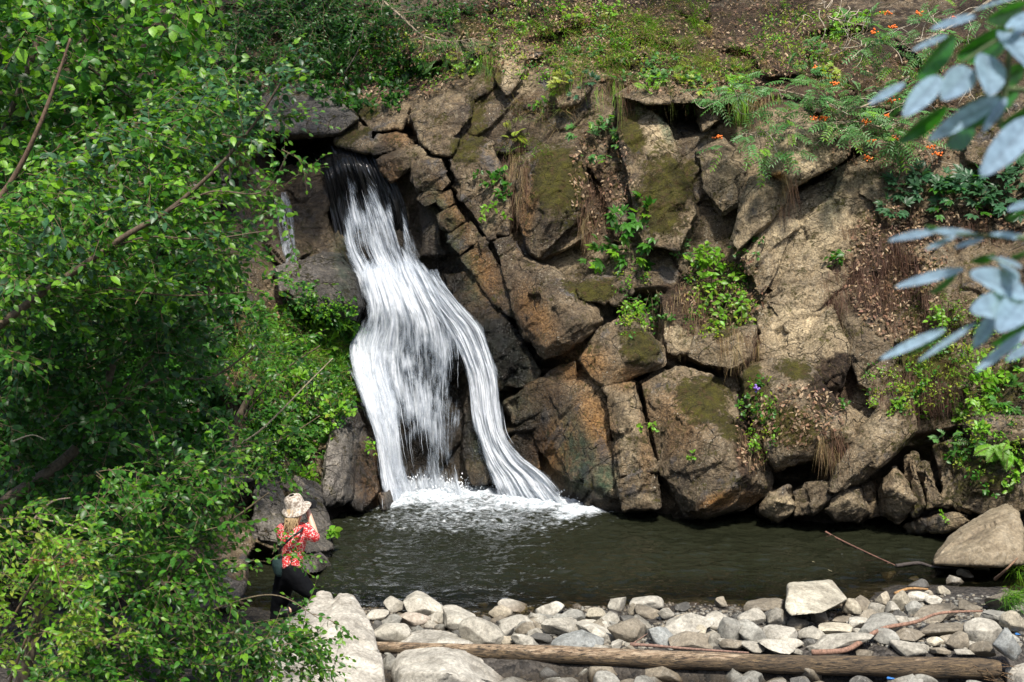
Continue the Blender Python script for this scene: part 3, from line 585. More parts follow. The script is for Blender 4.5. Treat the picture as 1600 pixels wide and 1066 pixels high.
t = NT('gravel bed'); P = t.pos(); v = t.sep(t.vor(P, 26, out=1))[0]; vd = t.vor(P, 26)
c = t.mix(.75, t.ramp(t.noise(P, 5, 8, .7), [(.3, (.012, .009, .006)), (.5, (.032, .025, .017)), (.7, (.075, .062, .045))]), t.mix(1., v, (.08, .07, .06), 'MULTIPLY'))  # bed colour darkened overall to stand for deep shade below the log
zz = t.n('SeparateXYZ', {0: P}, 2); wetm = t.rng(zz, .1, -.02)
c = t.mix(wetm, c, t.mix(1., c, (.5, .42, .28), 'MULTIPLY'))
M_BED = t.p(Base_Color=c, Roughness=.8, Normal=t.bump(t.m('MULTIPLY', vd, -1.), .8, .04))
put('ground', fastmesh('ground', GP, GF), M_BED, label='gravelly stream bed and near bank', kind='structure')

wx = np.arange(-6.5, 9.5, .034); wy = np.arange(14.4, 21.6, .034); WX, WY = np.meshgrid(wx, wy)
P3 = np.stack([WX, WY, 0 * WX], -1).reshape(-1, 3)
dist = np.hypot(WX + 1.3, (WY - 20.3) * 1.0).ravel(); act = 1.15 + 1.1 * np.exp(-dist / 3.)
h = 2.5 * act * (.017 * fbm(P3 * np.array([.8, 1.5, 1]), 2.2, 3) + .009 * fbm(P3 * np.array([.75, 1.5, 1]), 6, 2, 4.) + .004 * fbm(P3, 14, 2))
pxw, pyw = proj(P3); nz = fbm(P3, 2.5, 4); nzf = fbm(P3 * np.array([1, 1.8, 1]), 5, 4, 3.)
FOAM = [(690, 770, 130, 24, 0, 1.), (625, 780, 60, 20, 0, .85), (800, 765, 80, 28, 0, 1.2), (870, 780, 85, 20, -8, 1.15), (920, 794, 75, 16, -10, 1.05), (760, 788, 200, 26, 0, .62), (740, 812, 220, 34, 0, .46)]
foam = paint(pxw, pyw, FOAM, nz * 1.1 + nzf * .9)
h = h + foam * (.02 + .07 * np.abs(fbm(P3, 5, 4, 11.)) + .03 * np.abs(fbm(P3, 14, 3, 2.)))
shore = np.clip((-bed_z(WX, WY)).ravel() / .42, 0, 1)
WP = P3.copy(); WP[:, 2] = h
wi = np.arange(WX.size).reshape(WX.shape); WF = np.stack([wi[:-1, :-1], wi[:-1, 1:], wi[1:, 1:], wi[1:, :-1]], -1).reshape(-1, 4)
t = NT('pool water'); P = t.pos(); a = t.sep(t.attr('w1')); fo, dp = a[0], a[1]
fn = t.noise(t.map(P, (1, 1.7, 1)), 9, 7, .72, .4); fm = t.rng(t.m('ADD', fo, t.m('MULTIPLY', t.m('SUBTRACT', fn, .5), 1.5)), .30, .86)
dots = t.rng(t.m('ADD', t.vor(P, 9), t.m('MULTIPLY', t.noise(P, 1.3, 3), .35)), .205, .175); fm = t.m('MAXIMUM', fm, t.m('MULTIPLY', dots, t.m('MULTIPLY', a[2], .8)))
murk = t.mix(t.noise(P, .5, 3), (.009, .011, .006), (.017, .018, .010))
b = t.bump(t.noise(t.map(P, (.6, 1.5, 1)), 7, 2, .5), t.m('ADD', .22, t.m('MULTIPLY', a[2], .65)), .10)
t.p(Base_Color=t.mix(fm, murk, t.mix(t.rng(t.noise(t.map(P, (1, 1.6, 1)), 16, 6, .75), .36, .60), (.22, .26, .28), (.62, .65, .68))), Roughness=t.rng(fm, 0, 1, .06, .6), Normal=b, IOR=1.33)
al = t.m('MAXIMUM', t.rng(dp, .0, 1., .12, .97), fm)
tr = t.n('BsdfTransparent', {0: (.82, .78, .6, 1)}); gl = t.n('BsdfGlossy', {0: (1, 1, 1, 1), 1: .05, 'Normal': b}); fr = t.n('Fresnel', {0: 1.33, 1: b})
thin = t.n('MixShader', {0: fr, 1: tr, 2: gl}); ms = t.n('MixShader', {0: al, 1: thin, 2: t.bsdf.outputs[0]}); t.set(t.out.inputs[0], ms)
put('pool_water', fastmesh('pool_water', WP, WF, {'w1': np.stack([foam, shore, np.exp(-dist / 5.)], 1)}), t.mat, label='dark green pool with white foam under the waterfall', kind='structure')

# ------------------------------------------------------------------ falling water
def fall_material(name):
    t = NT(name); uv = t.n('UVMap', uv_map='flow'); d = t.sep(t.attr('w1'))[0]
    s1 = t.noise(t.map(uv, (6, 1.9, 1)), 1., 5, .65, .6); s2 = t.noise(t.map(uv, (26, 2.4, 1)), 1., 5, .7, .3); s3 = t.noise(t.map(uv, (85, 6, 1)), 1., 3, .7)
    st = t.m('ADD', t.m('ADD', t.m('MULTIPLY', s1, 1.2), t.m('MULTIPLY', s2, 1.0)), t.m('MULTIPLY', s3, .36))   # mean ~1.05
    x = t.m('ADD', t.m('SUBTRACT', st, 1.28), t.m('SUBTRACT', d, .5))
    al = t.rng(x, -.30, .24, 0., .97, 'LINEAR')
    c = t.mix(t.rng(x, -.3, .25), (.32, .38, .45), (.70, .73, .77))
    t.p(Base_Color=c, Roughness=.5, Normal=t.bump(st, .6, .05))
    tl = t.n('BsdfTranslucent', {0: (.9, .93, .97, 1)}); w_ = t.n('MixShader', {0: .3, 1: t.bsdf.outputs[0], 2: tl})
    t.set(t.out.inputs[0], t.n('MixShader', {0: al, 1: t.n('BsdfTransparent'), 2: w_})); return t.mat
M_FALL = fall_material('white water')
t = NT('dark sliding water'); uv = t.n('UVMap', uv_map='flow'); s = t.noise(t.map(uv, (14, 1.2, 1)), 1., 4, .6, .3)
t.p(Base_Color=t.mix(t.rng(s, .60, .80), (.012, .012, .012), (.30, .34, .40)), Roughness=.12, IOR=1.33, Normal=t.bump(s, .7, .06)); M_SLICK = t.mat
STR = []
def sheet(rows, dark=(), off0=0., seed=0, nu=110, dv=3.0, wob=.05, bright=0.):
    """rows: (y_left, x_left, y_right, x_right, stand-off metres, density)"""
    A = np.array(rows, float); n = int((A[-1, 0] - A[0, 0]) / dv) + 2; A = smooth_path(A, n); s = np.linspace(0, 1, nu)
    X = A[:, 1:2] + (A[:, 3:4] - A[:, 1:2]) * s; Yp = A[:, 0:1] + (A[:, 2:3] - A[:, 0:1]) * s; off = A[:, 4:5] + off0 + 0 * s; den = A[:, 5:6] + 0 * s
    P = at(X.ravel(), Yp.ravel(), Yb(X.ravel(), Yp.ravel()) - off.ravel())
    q = np.stack([s[None] * 6 + 0 * X, Yp / 90., np.full_like(X, seed)], -1).reshape(-1, 3)
    wv = fbm(q * np.array([2.2, .8, 1]), 1, 3, seed) * wob * 1.6 + fbm(q * np.array([7, .9, 1]), 1, 2, seed + 3.) * wob
    P[:, 1] -= wv
    den = den.ravel() * .95 - .12 - .16 * sstep(500, 420, Yp.ravel())
    for cx, cy, rx, ry, a_, k in dark: den = den - paint(X.ravel(), Yp.ravel(), [(cx, cy, rx, ry, a_, 1.)], fbm(q * np.array([5, 1, 1]), 1, 3, 7.)) * k
    e = np.minimum(s, 1 - s)[None] + 0 * X; den = den - .75 * (1 - sstep(0, .20, e.ravel() + .10 * fbm(q, 2, 3)))
    wid = np.abs(A[:, 3] - A[:, 1]).mean() * .0096; ln = np.concatenate([[0], np.cumsum(np.full(n - 1, dv * .0098))])
    uv = np.stack([(s[None] * wid + 0 * X).ravel() + seed * 3.7, (ln[:, None] + 0 * X).ravel() + seed], 1)
    i = np.arange(n * nu).reshape(n, nu); F = np.stack([i[:-1, :-1], i[1:, :-1], i[1:, 1:], i[:-1, 1:]], -1).reshape(-1, 4)
    STR.append((P.reshape(n, nu, 3), den.reshape(n, nu)))
    return P, F, uv, np.stack([den, den, den], 1)
def join_sheets(name, L, mat, **k):
    Vs, Fs, Us, Cs, n = [], [], [], [], 0
    for P, F, uv, c in L: Vs.append(P); Fs.append(F + n); Us.append(uv); Cs.append(c); n += len(P)
    return put(name, fastmesh(name, np.concatenate(Vs), np.concatenate(Fs), {'w1': np.concatenate(Cs)}, uv=np.concatenate(Us)), mat, **k)
UP = [(262, 520, 262, 578, .30, .15), (280, 516, 274, 600, .34, .42), (310, 512, 305, 628, .38, .62), (345, 512, 345, 652, .42, .70), (385, 518, 390, 668, .46, .76), (420, 536, 425, 680, .50, .92), (450, 548, 460, 686, .50, .9), (480, 556, 490, 690, .46, .6)]
MID = [(405, 560, 405, 668, .52, .45), (430, 552, 425, 684, .56, .9), (470, 560, 462, 706, .56, .86), (510, 556, 500, 735, .5, .70), (550, 542, 545, 752, .46, .66), (590, 548, 585, 752, .42, .62), (630, 564, 625, 745, .42, .62), (670, 577, 665, 738, .44, .60), (710, 586, 705, 735, .44, .56), (745, 592, 742, 738, .42, .62), (772, 596, 770, 745, .36, .7), (800, 600, 800, 745, .30, .6)]
LEFT = [(500, 560, 500, 600, .50, .3), (540, 541, 540, 600, .50, .75), (580, 545, 580, 612, .48, .9), (620, 560, 620, 622, .46, .95), (660, 574, 660, 628, .48, .85), (700, 586, 700, 630, .48, .95), (745, 592, 745, 640, .44, .9), (774, 594, 774, 655, .38, .9), (802, 596, 802, 655, .32, .8)]
RIGHT = [(425, 606, 420, 694, .58, .6), (450, 640, 440, 700, .62, .78), (485, 672, 478, 728, .60, .80), (520, 696, 512, 757, .56, .85), (560, 716, 552, 772, .52, .85), (600, 728, 592, 782, .50, .82), (650, 733, 640, 788, .50, .82), (690, 744, 680, 796, .52, .84), (725, 754, 712, 820, .50, .88), (750, 762, 738, 856, .44, .92), (772, 768, 762, 880, .40, .8), (800, 780, 790, 905, .34, .6)]
DK = [(620, 335, 7, 60, -8, .7), (598, 300, 6, 34, -10, .6), (530, 330, 14, 70, 0, .35), (650, 300, 14, 40, -30, .5), (565, 300, 8, 30, -5, .3), (575, 400, 12, 20, -20, .25)]
DM = [(640, 545, 20, 60, -20, .14), (680, 600, 20, 80, -18, .17), (718, 600, 18, 60, -10, .5), (650, 705, 24, 45, 0, .42), (700, 710, 20, 55, 0, .3), (728, 720, 14, 55, 0, .5), (628, 660, 8, 50, 0, .2), (744, 650, 10, 90, -5, .5)]
fall = join_sheets('waterfall', [sheet(UP, DK, 0, 1), sheet(UP, DK, .09, 2, wob=.08), sheet(MID, DM, .10, 3), sheet(MID, DM, .22, 4, wob=.09), sheet(LEFT, (), .06, 5, 60), sheet(LEFT, (), .12, 6, 60), sheet(RIGHT, (), .04, 7, 70), sheet(RIGHT, (), .12, 8, 70, wob=.07)], M_FALL,
                   label='main white waterfall dropping in two tiers into the pool', cat='waterfall', kind='thing')
join_sheets('waterfall', [sheet([(300, 422, 300, 456, .35, .55), (340, 426, 340, 464, .5, .72), (380, 434, 380, 467, .6, .66), (412, 440, 412, 468, .6, .6)], (), 0, 11, 40), sheet([(295, 470, 295, 540, .3, .1), (340, 468, 340, 530, .4, .26), (400, 478, 400, 540, .5, .22)], (), 0, 12, 60)], M_FALL,
            label='thin side trickle left of the main waterfall', cat='waterfall', kind='thing')
join_sheets('stream_water', [sheet([(216, 405, 216, 582, .0, 1), (226, 408, 226, 588, .10, 1), (238, 414, 238, 594, .14, 1), (247, 425, 247, 600, .10, 1), (262, 440, 262, 604, -.12, 1)], (), 0, 14, wob=.03),
    sheet([(236, 500, 236, 594, .14, 1), (250, 500, 250, 602, .20, 1), (275, 506, 270, 612, .26, 1), (300, 512, 300, 626, .26, 1), (330, 516, 330, 636, .18, 1), (370, 524, 370, 640, -.1, 1)], (), 0, 15, wob=.07)], M_SLICK,
            label='dark smooth water sliding over the lip of the fall', kind='structure')
# crisp separate strands of water in front of the sheets
mb = MB(); t = NT('water strand'); t.p(Base_Color=(.66, .70, .75), Roughness=.4); t.set(t.out.inputs[0], t.n('MixShader', {0: .5, 1: t.n('BsdfTransparent'), 2: t.bsdf.outputs[0]})); M_STRAND = t.mat
for (G_, D_) in STR[:8]:
    n_, m_ = D_.shape; cnt = int(G_[:, :, 0].size / 190)
    for q in range(cnt):
        i0 = rng.integers(0, n_ - 6); j0 = int(rng.integers(3, m_ - 3)); L_ = int(rng.integers(8, 34))
        if rng.random() > np.clip(D_[i0, j0] * 1.2 + .12, 0, 1): continue
        i1 = min(n_ - 1, i0 + L_); ii = np.arange(i0, i1, 2)
        if len(ii) < 4: continue
        jj = np.clip(j0 + np.cumsum(rng.normal(0, .35, len(ii))), 0, m_ - 1.01); ja = jj.astype(int); W_ = G_[ii, ja] * (1 - (jj - ja))[:, None] + G_[ii, ja + 1] * (jj - ja)[:, None]
        W_ = W_ + np.array([0, -1, .1]) * (rng.uniform(.01, .06) + .05 * np.sin(np.linspace(0, np.pi, len(ii))))[:, None]
        tube(mb, W_, rng.uniform(.002, .0045) * np.sin(np.linspace(.12, np.pi - .12, len(ii))), 4, cap=False)
fs = mb.build('falling_strands', M_STRAND, fall)
# ragged splashes where the water breaks
mb = MB(); k = 2600
cx = rng.choice([600, 640, 690, 735, 800, 850, 900], k, p=[.2, .16, .14, .1, .22, .12, .06]) + rng.normal(0, 22, k); cy = np.where(cx > 790, 766, 766) + (cx > 870) * 14
Pq = at(cx, cy, YW(cx, cy)); Pq[:, 2] = np.abs(rng.normal(0, .07, k)) + .01; Pq[:, 1] += rng.normal(0, .12, k)
sz = rng.uniform(.004, .016, k)
O = np.array([[1, 0, 0], [-1, 0, 0], [0, 1, 0], [0, -1, 0], [0, 0, 1.4], [0, 0, -1.]]); OF = np.array([[0, 2, 4], [2, 1, 4], [1, 3, 4], [3, 0, 4], [2, 0, 5], [1, 2, 5], [3, 1, 5], [0, 3, 5]])
mb.add((Pq[:, None] + O[None] * sz[:, None, None]).reshape(-1, 3), (OF[None] + (np.arange(k) * 6)[:, None, None]).reshape(-1, 3), (.9, .92, .94))
t = NT('spray'); t.p(Base_Color=(.85, .88, .9), Roughness=.4); mb.build('spray', t.mat, label='white spray droplets at the foot of the waterfall', cat='spray', kind='stuff')
# ------------------------------------------------------------------ stones of the near bank
import bmesh
def _ico(n):
    bm = bmesh.new(); bmesh.ops.create_icosphere(bm, subdivisions=n, radius=1); V = np.array([v.co[:] for v in bm.verts]); F = np.array([[v.index for v in f.verts] for f in bm.faces]); bm.free(); return V, F
ICO = {n: _ico(n) for n in (2, 3, 4, 5)}
def stone_verts(seed, dims, ang=.5, lod=4):
    r = np.random.default_rng(seed); V, F = ICO[lod]; V = V.copy()
    V = np.sign(V) * np.abs(V) ** (1 - .35 * ang); V /= np.maximum(np.abs(V).max(), 1)
    for k in range(int(7 + 9 * ang)):
        n = unit(r.normal(size=3)); d = r.uniform(.48, .86) if ang > .3 else r.uniform(.75, .97)
        ex = np.maximum(0, V @ n - d); V = V - ex[:, None] * n * (.93)
    V = V + unit(V) * (.07 * fbm(V, 1.6, 3, seed * 1.7)[:, None] + .022 * fbm(V, 6, 3, seed * .7)[:, None])
    return V * np.array(dims) / 2, F
TONES = {'white': (1.02, 1.0, .95), 'light': (.84, .82, .77), 'grey': (.62, .63, .62), 'blue': (.66, .72, .78), 'dark': (.22, .22, .22), 'tan': (.76, .69, .58), 'brown': (.48, .43, .36), 'cream': (.98, .92, .79), 'pink': (.92, .82, .75)}
def stone(px, py, wp, hp, tone, label, group, ang=.55, roll=0., seed=None, wet=0., mats=None, lift=0., name='stone'):
    ang = min(1., ang + .25); wp *= 1.22; hp *= 1.26; seed = seed if seed is not None else int(px * 7 + py * 13); r = np.random.default_rng(seed)
    Y = float(YW(px, py, .1))
    for _ in range(3):
        P = at(px, py, Y); z = float(bed_z(np.array([P[0]]), np.array([P[1]]))[0]); hm = hp * Y / FPX; Y = float(YW(px, py, max(z, -.1) + hm * .32 + lift))
    P = at(px, py, Y); w_ = wp * Y / FPX; h_ = hp * Y / FPX; dep = min(w_ * r.uniform(.65, .95), h_ * 2.2)
    lod = 5 if wp > 70 else (4 if wp > 22 else 3)
    V, F = stone_verts(seed, (w_ * 1.05, dep, h_ * 1.05), ang, lod)
    M = np.array(Matrix.Rotation(R(roll), 3, 'Y') @ Matrix.Rotation(r.uniform(-.25, .25), 3, 'X') @ Matrix.Rotation(r.uniform(-.3, .3), 3, 'Z')); V = V @ M.T + P
    tn = np.array(TONES[tone]) * r.uniform(.82, 1.08)
    wv = np.clip(wet + sstep(.09, -.01, V[:, 2]) * .9, 0, 1)
    me = fastmesh(name, V, F, {'tint': np.broadcast_to(tn, V.shape), 'm1': np.stack([0 * wv, 0 * wv, wv], 1)})
    cn = np.empty(len(V) * 3, np.float32); me.vertex_normals.foreach_get('vector', cn); splat(V, cn.reshape(-1, 3))
    return put(name, me, mats or M_STONE, label=label, cat='stone', group=group)
GS = 'stones on the near bank'
ST = [  # x, y, w, h, tone, angularity, roll, label
 (616,947,32,28,'light',.5,20,'brown faced white stone left of the white angular block'),
 (661,944,66,40,'white',.9,12,'large white angular block at the left end of the stone bank'),
 (592,963,36,16,'white',.4,0,'small white stone touching the left boulder by the pool'),
 (647,967,44,17,'pink',.2,5,'pinkish oval stone under the white angular block'),
 (612,972,36,17,'grey',.6,-8,'grey flat stone above the rounded white cube'),
 (611,992,52,32,'white',.45,4,'rounded white cube of stone beside the left boulder'),
 (588,980,16,20,'dark',.5,0,None),(650,990,30,20,'grey',.4,-15,'grey stone between the white cube and the front boulder'),
 (684,968,27,19,'white',.4,10,'small bright stone right of the pinkish oval stone'),
 (717,970,62,30,'white',.75,14,'long white wedge stone in front of the pool edge'),
 (752,994,62,38,'light',.4,22,'big smooth light stone right behind the front boulder'),
 (790,986,36,26,'white',.7,-20,'white triangular stone right of the big smooth light one'),
 (780,958,33,20,'tan',.5,-12,'tan stone with a dark cleft at the pool edge'),
 (801,950,46,20,'white',.6,5,'flat white stone standing in the water left of the middle'),
 (808,970,48,19,'white',.3,-6,'long low white stone behind the tan square block'),
 (836,965,34,15,'light',.3,0,None),(824,984,38,23,'brown',.8,2,'tan grey square block of stone near the log'),
 (880,980,58,29,'light',.75,14,'light slab stone tilted down to the right'),
 (848,997,34,18,'dark',.6,10,'dark brown wet stone touching the log'),
 (860,954,40,22,'white',.5,14,'whitish stone alone at the pool edge left of the grey one'),
 (896,962,39,21,'grey',.55,0,'grey stone left of the cream oval stone'),
 (932,962,32,20,'cream',.1,0,'cream coloured oval stone at the pool edge'),
 (954,966,30,17,'light',.6,-15,None),(903,1003,70,26,'blue',.4,-4,'large flat blue grey stone lying against the log'),
 (934,989,72,22,'white',.55,16,'long white slab leaning over the blue grey stone'),
 (964,944,28,21,'light',.8,-18,'pale pointed stone standing in the shallow water'),
 (1004,944,56,20,'white',.7,4,'white flat topped stone with a tan underside at the pool edge'),
 (1014,956,40,20,'brown',.6,20,None),(991,955,17,20,'tan',.6,25,None),
 (981,988,50,42,'brown',.8,42,'brown grey wedge stone leaning left beside the thin stick'),
 (945,981,28,14,'light',.3,-15,None),(983,968,28,11,'dark',.5,8,'dark slate stone among the white ones'),
 (1008,980,40,22,'light',.6,30,None),(1041,959,30,20,'light',.8,25,'pale triangular stone left of the large white block'),
 (1067,979,76,38,'white',.7,2,'large white topped block in the middle of the bank'),
 (1095,987,27,18,'cream',.1,-30,'cream egg shaped stone below the large white block'),
 (1113,973,40,30,'light',.4,0,'grey round stone with a white crown'),(1067,951,22,13,'dark',.7,-15,'small black stone in the shallow water'),
 (1127,943,23,16,'tan',.7,-10,'small tan stone alone in the shallow water'),
 (1196,950,64,26,'brown',.45,-3,'brown rounded stone left of the big square slab'),
 (1140,985,42,42,'grey',.75,-10,'upright grey stone with a pale top edge'),
 (1174,966,36,26,'light',.3,8,'light rounded stone behind the grey striped one'),
 (1178,992,50,30,'grey',.6,20,'grey striped stone above the right half of the log'),
 (1082,1003,62,22,'brown',.3,4,'brown veined oval stone against the thin stick'),
 (1114,1002,22,22,'light',.4,0,None),(1038,996,56,24,'blue',.6,24,'light blue grey stone sloping to the thin stick'),
 (963,1008,24,15,'white',.5,-20,None),(940,1013,30,9,'light',.3,0,None),(820,1004,44,18,'white',.3,14,None),(791,1001,26,16,'tan',.3,0,None),
 (1141,1008,38,14,'brown',.3,0,None),(1177,1011,38,14,'light',.3,0,None),(712,993,18,17,'dark',.3,0,None),(605,1043,24,36,'grey',.4,0,'grey stone wedged between the two front boulders'),
 (1211,967,40,28,'light',.4,0,'round grey white stone below the brown rounded one'),
 (1247,974,38,18,'brown',.5,10,'brown stone in the shade of the big square slab'),(1282,966,34,24,'brown',.5,-10,'dark brown stone propping the big square slab'),
 (1223,992,50,25,'white',.5,6,'light oblong stone left of the rounded cube'),(1266,991,38,27,'light',.55,8,'light rounded cube above the right half of the log'),
 (1306,984,54,18,'cream',.2,0,'flat light brown stone above a thin flat one'),(1301,998,42,12,'light',.3,2,'thin flat stone between a brown one and a long slab'),
 (1230,1006,42,15,'light',.4,4,None),(1218,1013,58,16,'white',.6,6,'pale jagged stone lying against the log'),
 (1310,1006,94,24,'light',.4,-8,'long pale slab under the curved branch'),
 (1328,950,24,28,'cream',.8,-25,'cream angular stone beside the big square slab'),(1346,947,36,26,'brown',.7,12,'brown grey angular stone near the pool edge'),
 (1368,953,30,18,'light',.5,6,'light grey stone left of the tan sharp one'),(1381,938,28,22,'tan',.8,-30,'tan sharp edged stone at the pool edge'),
 (1405,941,30,32,'cream',.7,35,'pale tan upright stone leaning right'),(1395,952,24,21,'light',.4,0,None),
 (1428,952,30,23,'grey',.6,-25,'grey pointed stone below the white oval'),(1433,935,36,17,'white',.1,3,'white oval stone at the right of the pool'),
 (1459,939,24,12,'white',.2,6,'small white pebble stone beside the white oval'),(1471,923,24,15,'cream',.7,0,'pale triangular stone alone right of the pool'),
 (1451,927,18,11,'tan',.3,0,None),(1434,913,30,11,'dark',.5,0,'dark wet stone in the right shallows'),
 (1493,908,27,14,'light',.5,10,None),(1511,902,29,19,'cream',.5,12,None),(1527,895,31,18,'white',.5,-10,'white stone in front of the triangular boulder'),(1519,883,30,14,'cream',.4,0,'cream stone touching the triangular boulder'),
 (1513,948,47,18,'brown',.4,6,'brown grey flat stone left of the big brown one'),(1565,940,62,28,'brown',.55,-8,'big brown stone at the right edge of the bank'),
 (1550,964,44,22,'grey',.5,10,'greenish grey stone below the big brown one'),(1592,952,24,20,'light',.5,0,None),
 (1461,962,70,20,'brown',.4,-6,'long brown grey stone above the curved branch'),(1472,984,72,22,'brown',.5,-4,'long flat brown stone below the curved branch'),
 (1420,993,47,17,'brown',.1,3,'brown almond shaped stone right of the curved branch'),
 (1365,983,62,26,'grey',.5,-22,'grey striped stone behind the curved branch'),(1382,998,38,24,'grey',.6,0,'grey brown stone under the curved branch'),
 (1408,973,34,20,'white',.3,-8,'bright white stone above the curved branch'),(1339,973,36,18,'light',.6,-20,None),(1363,965,38,14,'brown',.4,0,None),
 (1419,1014,48,22,'light',.8,6,'light grey jagged stone above the right part of the log'),(1493,1003,36,26,'brown',.75,0,'brown grey cube of stone near the right end of the log'),
 (1533,990,54,34,'light',.3,6,'big rounded grey white stone near the right end of the log'),(1574,1009,54,46,'blue',.75,42,'bluish diamond shaped stone at the end of the log'),
 (1586,974,38,28,'cream',.3,0,'cream rounded stone at the right edge of the bank'),(1536,1013,36,22,'brown',.5,0,None),(1462,1004,23,13,'cream',.2,0,'small yellowish stone left of the brown cube'),
 (1469,1017,28,13,'brown',.3,0,None),(1505,1018,38,10,'light',.3,0,None),(1315,969,36,10,'brown',.3,0,None),(1240,1018,30,10,'light',.3,0,None),(1350,1019,30,10,'brown',.4,0,None),
]
for (x, y, ww, hh, tn, an, ro, lb) in ST:
    stone(x, y, ww, hh, tn, lb or 'small plain stone wedged between the larger stones of the bank', GS if lb else 'small stones between the larger ones', an, ro, name='river_stone', lift=.0)
# stones in the gaps, behind and below the log
def fill(n, x0, x1, y0, y1, s0, s1, tones, label, group, lift=-.03, wet=0., keep=lambda x, y: True):
    k = 0
    while k < n:
        x, y = random.uniform(x0, x1), random.uniform(y0, y1)
        if not keep(x, y): continue
        s = random.uniform(s0, s1); stone(x, y, s, s * random.uniform(.45, .8), random.choice(tones), label, group, random.uniform(.2, .8), random.uniform(-25, 25), seed=k * 31 + int(x), wet=wet, lift=lift, name='river_stone'); k += 1
fill(120, 585, 1600, 966, 1018, 18, 36, ['light', 'grey', 'brown', 'tan', 'light', 'dark'], 'small plain stone wedged between the larger stones of the bank', 'small stones between the larger ones', -.05)
fill(26, 585, 1560, 944, 965, 10, 24, ['brown', 'grey', 'dark', 'tan', 'light'], 'small wet stone in the shallow edge of the pool', 'small wet stones at the pool edge', -.06, .6)
fill(14, 1380, 1600, 895, 935, 10, 24, ['brown', 'grey', 'tan'], 'small wet stone in the shallow edge of the pool', 'small wet stones at the pool edge', -.05, .5)
fill(46, 600, 1600, 1048, 1080, 26, 58, ['brown', 'dark', 'grey', 'grey'], 'stone toned dark for shade in the hollow below the log', 'stones in the hollow below the log', .03)  # dark tones picked to imitate the shade in the hollow
# gravel in the gaps
mb = MB(); V0, F0 = ICO[2]; k = 5200; gxp = rng.uniform(560, 1640, k); gyp = rng.uniform(935, 1032, k); P = at(gxp, gyp, YW(gxp, gyp, .05)); P[:, 2] = bed_z(P[:, 0], P[:, 1]) + .004
sz = rng.uniform(.008, .03, k); sc3 = rng.uniform(.6, 1.3, (k, 1, 3)) * np.array([1, 1, .6]); Vv = (P[:, None] + V0[None] * sc3 * sz[:, None, None]).reshape(-1, 3)
tc = np.array([TONES[q] for q in ('grey', 'brown', 'tan', 'light', 'dark')])[rng.integers(0, 5, k)] * .7
wv = sstep(.1, -.01, Vv[:, 2])
me = fastmesh('gravel', Vv, (F0[None] + (np.arange(k) * len(V0))[:, None, None]).reshape(-1, 3), {'tint': np.repeat(tc, len(V0), 0), 'm1': np.stack([wv, wv, wv], 1)})
put('gravel', me, M_STONE, label='wet gravel between the bank stones', cat='gravel', kind='stuff')

# ------------------------------------------------------------------ large boulders in front
def big_stone_mat(name, stops): 
    return stone_material(name, stops, .12)
M_BOULD = big_stone_mat('boulder', [(.30, (.17, .155, .13)), (.48, (.34, .325, .29)), (.64, (.52, .50, .45))])
M_BOULD2 = big_stone_mat('brown boulder', [(.30, (.13, .10, .065)), (.5, (.24, .195, .13)), (.68, (.34, .29, .21))])
def boulder(groups, label, mat, tint=(1, 1, 1), vox=.012, rough=.5, soft=3, name='boulder', wetz=True):
    me = hull_mesh([[at(*q) for q in g] for g in groups]); V, N, F = voxelise(me, vox)
    V = soften(V, F, soft + 2); V = rockify(V, N, F, .8, rough)
    wv = sstep(.10, -.01, V[:, 2]) * .9 if wetz else 0 * V[:, 2]
    m = fastmesh(name, V, F, {'tint': np.broadcast_to(np.array(tint), V.shape), 'm1': np.stack([wv, wv, wv], 1)})
    cn = np.empty(len(V) * 3, np.float32); m.vertex_normals.foreach_get('vector', cn); splat(V, cn.reshape(-1, 3))
    return put(name, m, mat, label=label, cat='boulder')
boulder([[(470,965,14.0),(498,926,14.25),(516,926,14.25),(528,962,13.6),(520,1120,11.7),(410,1120,11.8),(425,1000,13.0),(510,928,15.0),(430,1000,15.2),(520,1100,15.1)],
         [(518,944,14.0),(532,926,14.2),(556,932,14.1),(578,972,13.6),(598,1035,12.75),(608,1120,11.9),(480,1120,11.6),(490,1010,12.7),(545,960,13.5),(600,1100,15.1),(545,932,15.0),(500,1100,15.1)]],
        'huge pale boulder under the knee of the kneeling person', M_BOULD, (1.0, .97, .93), .014, .45, 4)
boulder([[(616,1010,13.6),(640,990,13.75),(665,984,13.8),(700,986,13.75),(735,1004,13.5),(775,1040,13.2),(840,1085,12.9),(835,1130,12.6),(615,1130,12.5),(612,1050,12.9),(625,1050,12.6),(700,1050,12.4),(660,990,14.3),(800,1090,14.1),(620,1090,14.1)]],
        'large smooth pale boulder in front of the left end of the log', M_BOULD, (.92, .90, .86), .014, .4, 5)
boulder([[(1230,912,14.55),(1290,909,14.75),(1325,936,14.5),(1315,942,14.2),(1285,958,13.9),(1236,962,13.85),(1226,950,14.0),(1232,920,14.3),(1300,905,15.1),(1232,910,15.0),(1326,938,14.9),(1236,955,14.7)]],
        'big square slab of pale stone tilted on top of the bank', M_BOULD, (.98, .94, .82), .012, .35, 2)
boulder([[(1460,868,16.6),(1500,826,16.9),(1572,782,17.1),(1590,800,16.7),(1600,840,16.3),(1596,880,15.9),(1548,884,15.8),(1460,880,16.0),(1540,850,15.9),(1620,880,17.2),(1580,790,17.6),(1470,880,17.4)]],
        'triangular brown boulder at the right end of the pool', M_BOULD2, (.84, .82, .78), .016, .7, 2)
boulder([[(1568,1045,12.9),(1600,1034,13.0),(1660,1050,12.9),(1660,1120,12.4),(1570,1120,12.4),(1600,1060,12.5),(1660,1050,13.5),(1575,1050,13.5)]],
        'pale boulder cut by the lower right corner beyond the log', M_BOULD, (.95, .92, .87), .014, .4, 4)
